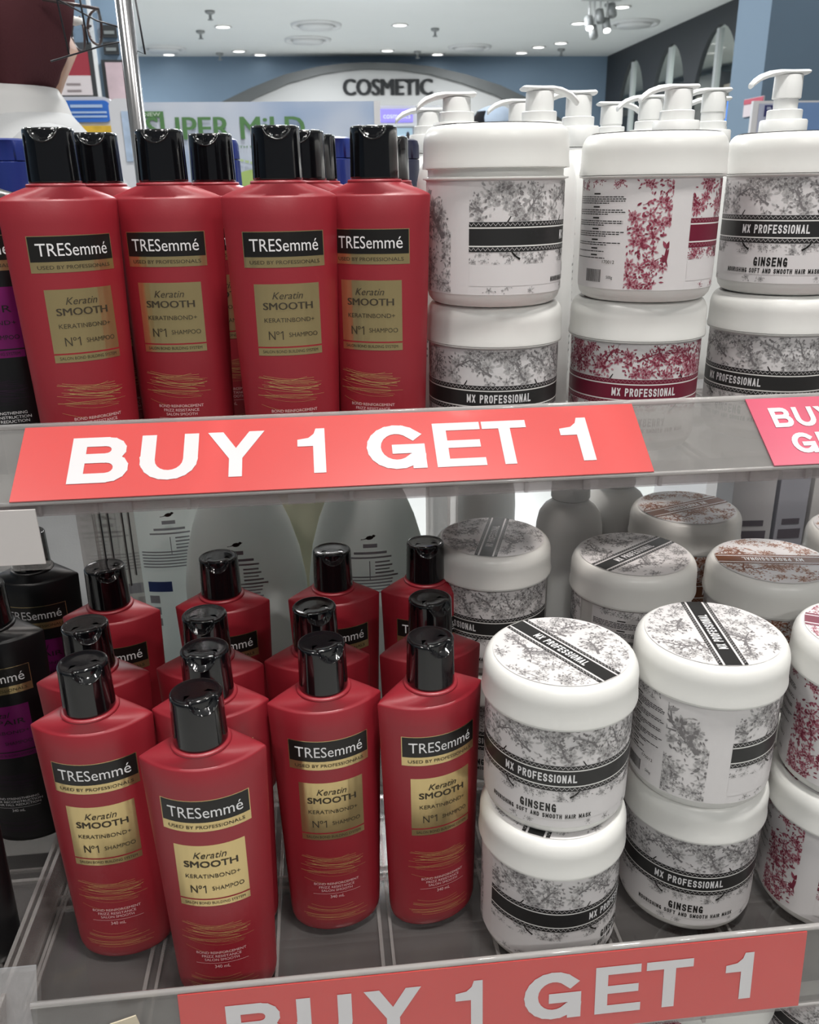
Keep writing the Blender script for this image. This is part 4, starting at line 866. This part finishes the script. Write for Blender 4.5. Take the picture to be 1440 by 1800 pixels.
# kind, x, y, level (0,1), rot of front panel, lid text direction, label
UP = [('black', .1199, .5899, 0, 6 - 11, 20, bj + 'bottom of the left stack on the upper shelf'), ('black', .1178, .5839, 1, 95 - 11, 30, bj + 'upper shelf left stack, lid left loose'),
      ('red', .2230, .5917, 0, 11 - 20, 15, rj + 'bottom of the middle stack on the upper shelf'), ('red', .2231, .5855, 1, 150 - 20, 0, rj + 'turned to its ingredient text, upper shelf'),
      ('black', .3310, .6010, 0, -34 - 28, 0, bj + 'bottom of the right stack on the upper shelf'), ('black', .3306, .5992, 1, -12 - 28, 0, bj + 'top of the right stack on the upper shelf, reading GINSENG')]
for k, x, y, lv, r, lr, lb in UP: put_jar(k, x, y, ZU + lv * HJ, r, lr, lb, JU, 'loose' in lb)
LO = [('black', .1330, .4337, 0, 64 - 17, 60, bj + 'bottom of the front left stack, lower shelf'), ('black', .1342, .4380, 1, -11 - 17, -61.7, bj + 'top of the front left stack on the lower shelf'),
      ('black', .2358, .4511, 0, 5 - 27, 0, bj + 'bottom of the front middle stack on the lower shelf'), ('black', .2328, .4469, 1, 141 - 27, 83, bj + 'top of the front middle stack, text side showing'),
      ('red', .3325, .4360, 0, 75, 0, rj + 'bottom of the front right stack at the right edge'), ('red', .3330, .4360, 1, 78, 150, rj + 'top of the front right stack at the right edge'),
      ('black', .1290, .6180, 0, -30, 0, bj + 'bottom of the shaded stack behind the front left jars'), ('black', .1285, .6180, 1, -43 - 12, 71, bj + 'shaded under the shelf, beside the back red bottles'),
      ('black', .2270, .5700, 0, 80, 0, bj + 'bottom of the stack behind the front middle jars'), ('black', .2275, .5705, 1, 170, 33.8, bj + 'half shaded lid behind the front middle stack'),
      ('brown', .3240, .5450, 0, 40, 0, nj + 'bottom of the stack behind the front right jars'), ('brown', .3235, .5450, 1, 40, 169, nj + 'lid facing up, in front of the other brown jar'),
      ('brown', .3060, .6600, 0, 40, 0, nj + 'bottom of the back brown stack under the upper shelf'), ('brown', .3060, .6600, 1, 30, 199.5, nj + 'dark lid at the back under the upper shelf'),
      ('brown', .4300, .5930, 0, 10, 0, nj + 'bottom of the stack cut by the right edge'), ('brown', .4300, .5930, 1, 10, 190, nj + 'only its left rim showing at the right edge')]
for k, x, y, lv, r, lr, lb in LO: put_jar(k, x, y, ZB + lv * HJ, r, lr, lb, JL)
ZC = ZB - .293
for k, x, y, lv, r, lr, lb in [('red', .175, .462, 0, 0, 0, 'left jar of the bottom tray, lower one'), ('red', .175, .462, 1, 0, 0, 'left jar of the bottom tray just under the lower sign'),
      ('red', .275, .462, 0, 0, 0, 'middle jar of the bottom tray, lower one'), ('red', .275, .462, 1, 0, 75, 'middle jar of the bottom tray just under the lower sign'), ('black', .375, .470, 0, 0, 0, 'right jar of the bottom tray, lower one'), ('black', .375, .470, 1, 0, 60, 'right jar of the bottom tray at the bottom right corner')]:
    put_jar(k, x, y, ZC + lv * HJ, r, lr, ('white hair mask jar, ' + lb), 'jars on the bottom tray')

# ------------------------------------------------------------------ pump bottles
def pump(rise=0.0):
    root = thing('pump_bottle')
    b = MB(); b.lathe([(.0004, .0015), (.026, .0), (.0285, .002), (.0300, .006), (.0302, .02), (.0302, .165), (.0296, .178), (.0275, .188), (.023, .195), (.0185, .1985), (.0165, .2005), (.0165, .203)], m_pump, 64); b.build('body', root, sharp=50)
    b = MB(); b.lathe([(.0168, .2035), (.0175, .2045), (.0172, .2180), (.0165, .2190), (.0128, .2192), (.0128, .2255), (.0122, .226), (.005, .2262)], m_pump, 48); b.build('collar', root, sharp=40)
    b = MB(); z = .2305 + rise
    b.lathe([(.0088 if rise else .0098, .214), (.0088 if rise else .0098, z + .002)], m_pump, 32)
    b.lathe([(.0098, z), (.0104, z + .0004), (.0102, z + .0150), (.0098, z + .016)], m_pump, 40)
    secs = []
    for x, hw, zt, zb_ in ((-.0135, .007, .0192, .0168), (-.0120, .0095, .0200, .0160), (0, .0104, .0198, .0155), (.009, .0092, .0200, .0156), (.016, .0066, .0192, .0144), (.023, .0052, .0168, .0118), (.027, .0046, .0140, .0090), (.0295, .0042, .0115, .0068)):
        secs.append([(x, hw * cos(TAU * i / 16), z + (zt + zb_) / 2 + (zt - zb_) / 2 * sin(TAU * i / 16)) for i in range(16)])
    b.loft(secs, m_pump); b.build('pump_head', root, sharp=50)
    b = MB()
    rng = random.Random(4)
    for k in range(22):
        zz = .15 - .0055 * k; L_ = rng.uniform(.4, 1.2)
        b.grid(lambda u, v: (.0304 * cos(u), .0304 * sin(u), v), -.6 * L_, .6 * L_, zz, zz + .0018, 8, 1, m_greyp)
    b.build('back_print', root)
    return root
PB = 'white pump bottle, '
PU = [(.1076, .680, .5296, 180, PB + 'leftmost in front, spout pointing left above the loose lid'), (.1058, .830, .5315, 182, PB + 'behind the leftmost one, its spout lower'),
      (.1693, .680, .5338, 8, PB + 'tall one with spout to the right behind the left jar'), (.2150, .735, .5359, 172, PB + 'right one of the pair behind the left jar'), (.1890, .830, .5383, 180, PB + 'low spout sticking out left before the distant person'),
      (.2844, .862, .5383, 2, PB + 'short one at left of the group above the middle jar'), (.2953, .790, .5375, 178, PB + 'second in the group above the middle jar'), (.2748, .680, .5346, 181, PB + 'front of the group, longest spout, above the middle jar'),
      (.3560, .800, .5437, 175, PB + 'right of the group above the middle jar'), (.3900, .872, .5430, 172, PB + 'hindmost at the right end of the group'), (.3595, .680, .5374, 181, PB + 'raised pump at the right above the GINSENG jar')]
pp = None; BASE_T = .2503
for i, (x, y, T, r, lb) in enumerate(PU):
    if i == len(PU) - 1: o = pump(.0150); o.location = (x, y, ZU)
    else:
        if pp is None: pp = pump(); o = pp
        else: o = dup(pp)
        o.location = (x, y, ZU)
    for ch in kids(o):
        if ch.name.startswith('pump_head'): ch.location.z = max(-.011, T - (ZU - ZB) - BASE_T) if i < len(PU) - 1 else max(-.012, T - (ZU - ZB) - BASE_T - .0150)
    o.rotation_euler = (0, 0, R(r)); tag(o, lb, 'pump bottle', 'white pump bottles on the upper shelf')
for x, y, lb in ((.1580, .800, PB + 'on the lower shelf behind the shaded jar'), (.2170, .705, PB + 'on the lower shelf behind the left jars, neck under the shelf edge'), (.2700, .735, PB + 'on the lower shelf behind the back brown jar')):
    o = dup(pp); o.location = (x, y, ZB); o.rotation_euler = (0, 0, R(90)); tag(o, lb, 'pump bottle', 'white pump bottles on the lower shelf')

# ------------------------------------------------------------------ blue-capped bottles, navy box, lotion bottles, cartons
def bluecap(bm_, cm):
    root = thing('flip_cap_bottle')
    b = MB(); b.loft([[(w_ * cos(TAU * i / 40), d_ * math.copysign(abs(sin(TAU * i / 40)) ** .8, sin(TAU * i / 40)), z) for i in range(40)] for w_, d_, z in ((.030, .018, 0), (.033, .021, .004), (.034, .022, .05), (.034, .022, .14), (.031, .02, .158), (.022, .017, .170), (.016, .015, .1735), (.0145, .0145, .1755))], bm_); b.build('body', root, sharp=50)
    b = MB(); b.lathe([(.0152, .1755), (.0168, .1765), (.0164, .1965), (.0158, .1970)], cm, 48); cap = b.build('cap', root, sharp=40)
    b = MB(); b.lathe([(.0158, .1974), (.0164, .1978), (.0162, .2080), (.0150, .2115), (.012, .2128), (.0004, .213)], cm, 48)
    for i, (x, y, z) in enumerate(b.v):
        if abs(x - .004) < .0045 and y < -.006 and z < .2085: b.v[i] = (x, y * .86, z)
    b.build('flip_lid', cap, sharp=40); return root
bc = bluecap(m_pump, m_blue)
for i, (x, y, lb) in enumerate([(.0175, .735, 'between the third and fourth red caps'), (-.0720, .735, 'a sliver beside the second red bottle pair'), (-.2240, .715, 'at the left edge behind the first red bottle'), (-.3030, .735, 'cut by the left edge, outermost blue cap')]):
    o = bc if i == 0 else dup(bc); o.location = (x, y, ZU); tag(o, 'white bottle with navy blue flip cap, ' + lb, 'bottle', 'blue capped bottles')
o = bluecap(m_pump, m_navy); o.location = (.0745, .776, ZU); tag(o, 'white bottle with dark navy cap behind the last red bottle', 'bottle')

def lotion():
    root = thing('lotion_bottle'); b = MB(); rings = []
    for z, w_, d_ in ((0, .040, .026), (.002, .046, .031), (.01, .050, .034), (.05, .0535, .036), (.10, .0545, .037), (.14, .0535, .036), (.17, .049, .034), (.195, .042, .031), (.215, .034, .027), (.232, .026, .022), (.242, .020, .018), (.25, .016, .015)):
        rings.append([(w_ * cos(TAU * i / 64), d_ * sin(TAU * i / 64), z) for i in range(64)])
    b.loft(rings, m_lotion); b.build('body', root)
    b = MB(); b.lathe([(.0155, .25), (.0175, .251), (.0165, .272), (.0155, .2735)], m_navy, 32); b.build('cap', root)
    m_pr = bpy.data.materials.get('grey_blue_print') or M('grey_blue_print', (.30, .32, .35), .5); m_navyp = M('navy_seal_print', (.03, .06, .20), .5)
    def sf(u, v, e=.0004): return (u, -.0365 * math.sqrt(max(0, 1 - (u / .054) ** 2)) - e - .001 * (v > .16), v)
    b = MB(); rng = random.Random(5)
    for zz, h, x0, x1 in [(.182, .0035, -.006, .006), (.176, .0022, -.014, .014), (.172, .0016, -.018, .018)] + [(.152 - .003 * k, .0013, -.028, .028 - rng.uniform(0, .012)) for k in range(6)]:
        b.grid(lambda u, v: sf(u, v, .0008 if v < .16 else .0045), x0, x1, zz, zz + h, 8, 1, m_pr)
    b.grid(lambda u, v: sf(u, v, .0008), -.026, -.004, .112, .1225, 5, 1, m_navyp)
    for k in range(3): b.grid(lambda u, v: sf(u, v, .0008), -.026 + .0, -.017, .1 - .012 * k, .108 - .012 * k, 3, 1, m_pr)
    b.grid(lambda u, v: sf(u, v, .0008), -.001, -.0003, .15, .168, 1, 1, m_pr)
    for k in range(5): b.grid(lambda u, v: sf(u, v, .0008), .004, .024 - rng.uniform(0, .008), .152 + .0035 * k, .1535 + .0035 * k, 3, 1, m_pr)
    # small bird emblem
    for pts, sh in bird(0, .1895, .15, .0065): b.add([(u, sf(u, v, .0)[1] - .0005 + .0135 * 0, v) for u, v in [(p[0], p[1]) for p in pts]], [list(range(len(pts)))], m_ink)
    b.build('back_print', root); return root
lp = None
for x, y, r, lb in ((.0330, .705, 0, 'right one, behind the third red column'), (-.0765, .705, -3, 'middle one, behind the second red column'), (-.1490, .785, 4, 'left one, beside the clear support')):
    if lp is None: lp = lotion(); o = lp
    else: o = dup(lp)
    o.location = (x, y, ZB); o.rotation_euler = (0, 0, R(r)); tag(o, 'large white lotion bottle seen from the back, ' + lb, 'lotion bottle', 'white lotion bottles')
m_ctn = [M('grey_white_carton', (.48, .48, .50), .5), M('cool_grey_carton', (.36, .37, .42), .5), M('white_carton', (.58, .58, .58), .5)]
m_cp = M('grey_carton_print', (.10, .09, .11), .5)
for k, (x, w_, h, lb) in enumerate(((.412, .042, .215, 'left, behind the back brown jar'), (.452, .030, .205, 'second, at the back right'), (.487, .034, .222, 'third, at the back right'), (.524, .034, .21, 'fourth, near the right edge'))):
    t = thing('product_carton', (x, .76, ZB), R(-4 + 3 * k), 'upright grey white carton on the lower shelf, ' + lb, 'carton', 'upright cartons at the back')
    b = MB(); b.box(-w_ / 2, w_ / 2, -.02, .02, 0, h, m_ctn[k % 3]); b.build('box', t, bevel=.0006)
    b = MB(); f = flat((0, -.0203, 0), (1, 0, 0), (0, 0, 1))
    for u0, u1, v0_, v1_ in ((-.3, .3, .15, .156), (-.38, .38, .135, .145), (-.38, .3, .12, .124), (-.38, .38, .10, .113), (-.45, .45, .03, .085)): b.add([f(u0 * w_, v0_), f(u1 * w_, v0_), f(u1 * w_, v1_), f(u0 * w_, v1_)], [(0, 1, 2, 3)], m_cp)
    b.build('carton_print', t)
t = thing('backlit_gap_box', (-.02, .775, ZB), 0, 'added cream box standing in for backlight between the white lotion bottles', 'carton')  # added box; its cream colour stands in for the bright gap behind
b = MB(); b.box(-.04, .04, -.012, .012, 0, .235, M('backlit_gap_cream', (.66, .66, .50), .6)); b.build('box', t, bevel=.0006)
t = thing('acrylic_divider', (.0965, .70, ZB), 0, 'clear acrylic divider standing between lotion bottles and jars', 'divider')
b = MB(); b.box(-.0012, .0012, -.06, .085, 0, .27, m_clear); b.box(.006, .0075, -.06, .085, 0, .27, m_clear); b.box(-.0012, .0075, .083, .085, 0, .27, m_clear); b.build('panel', t, bevel=.0003)
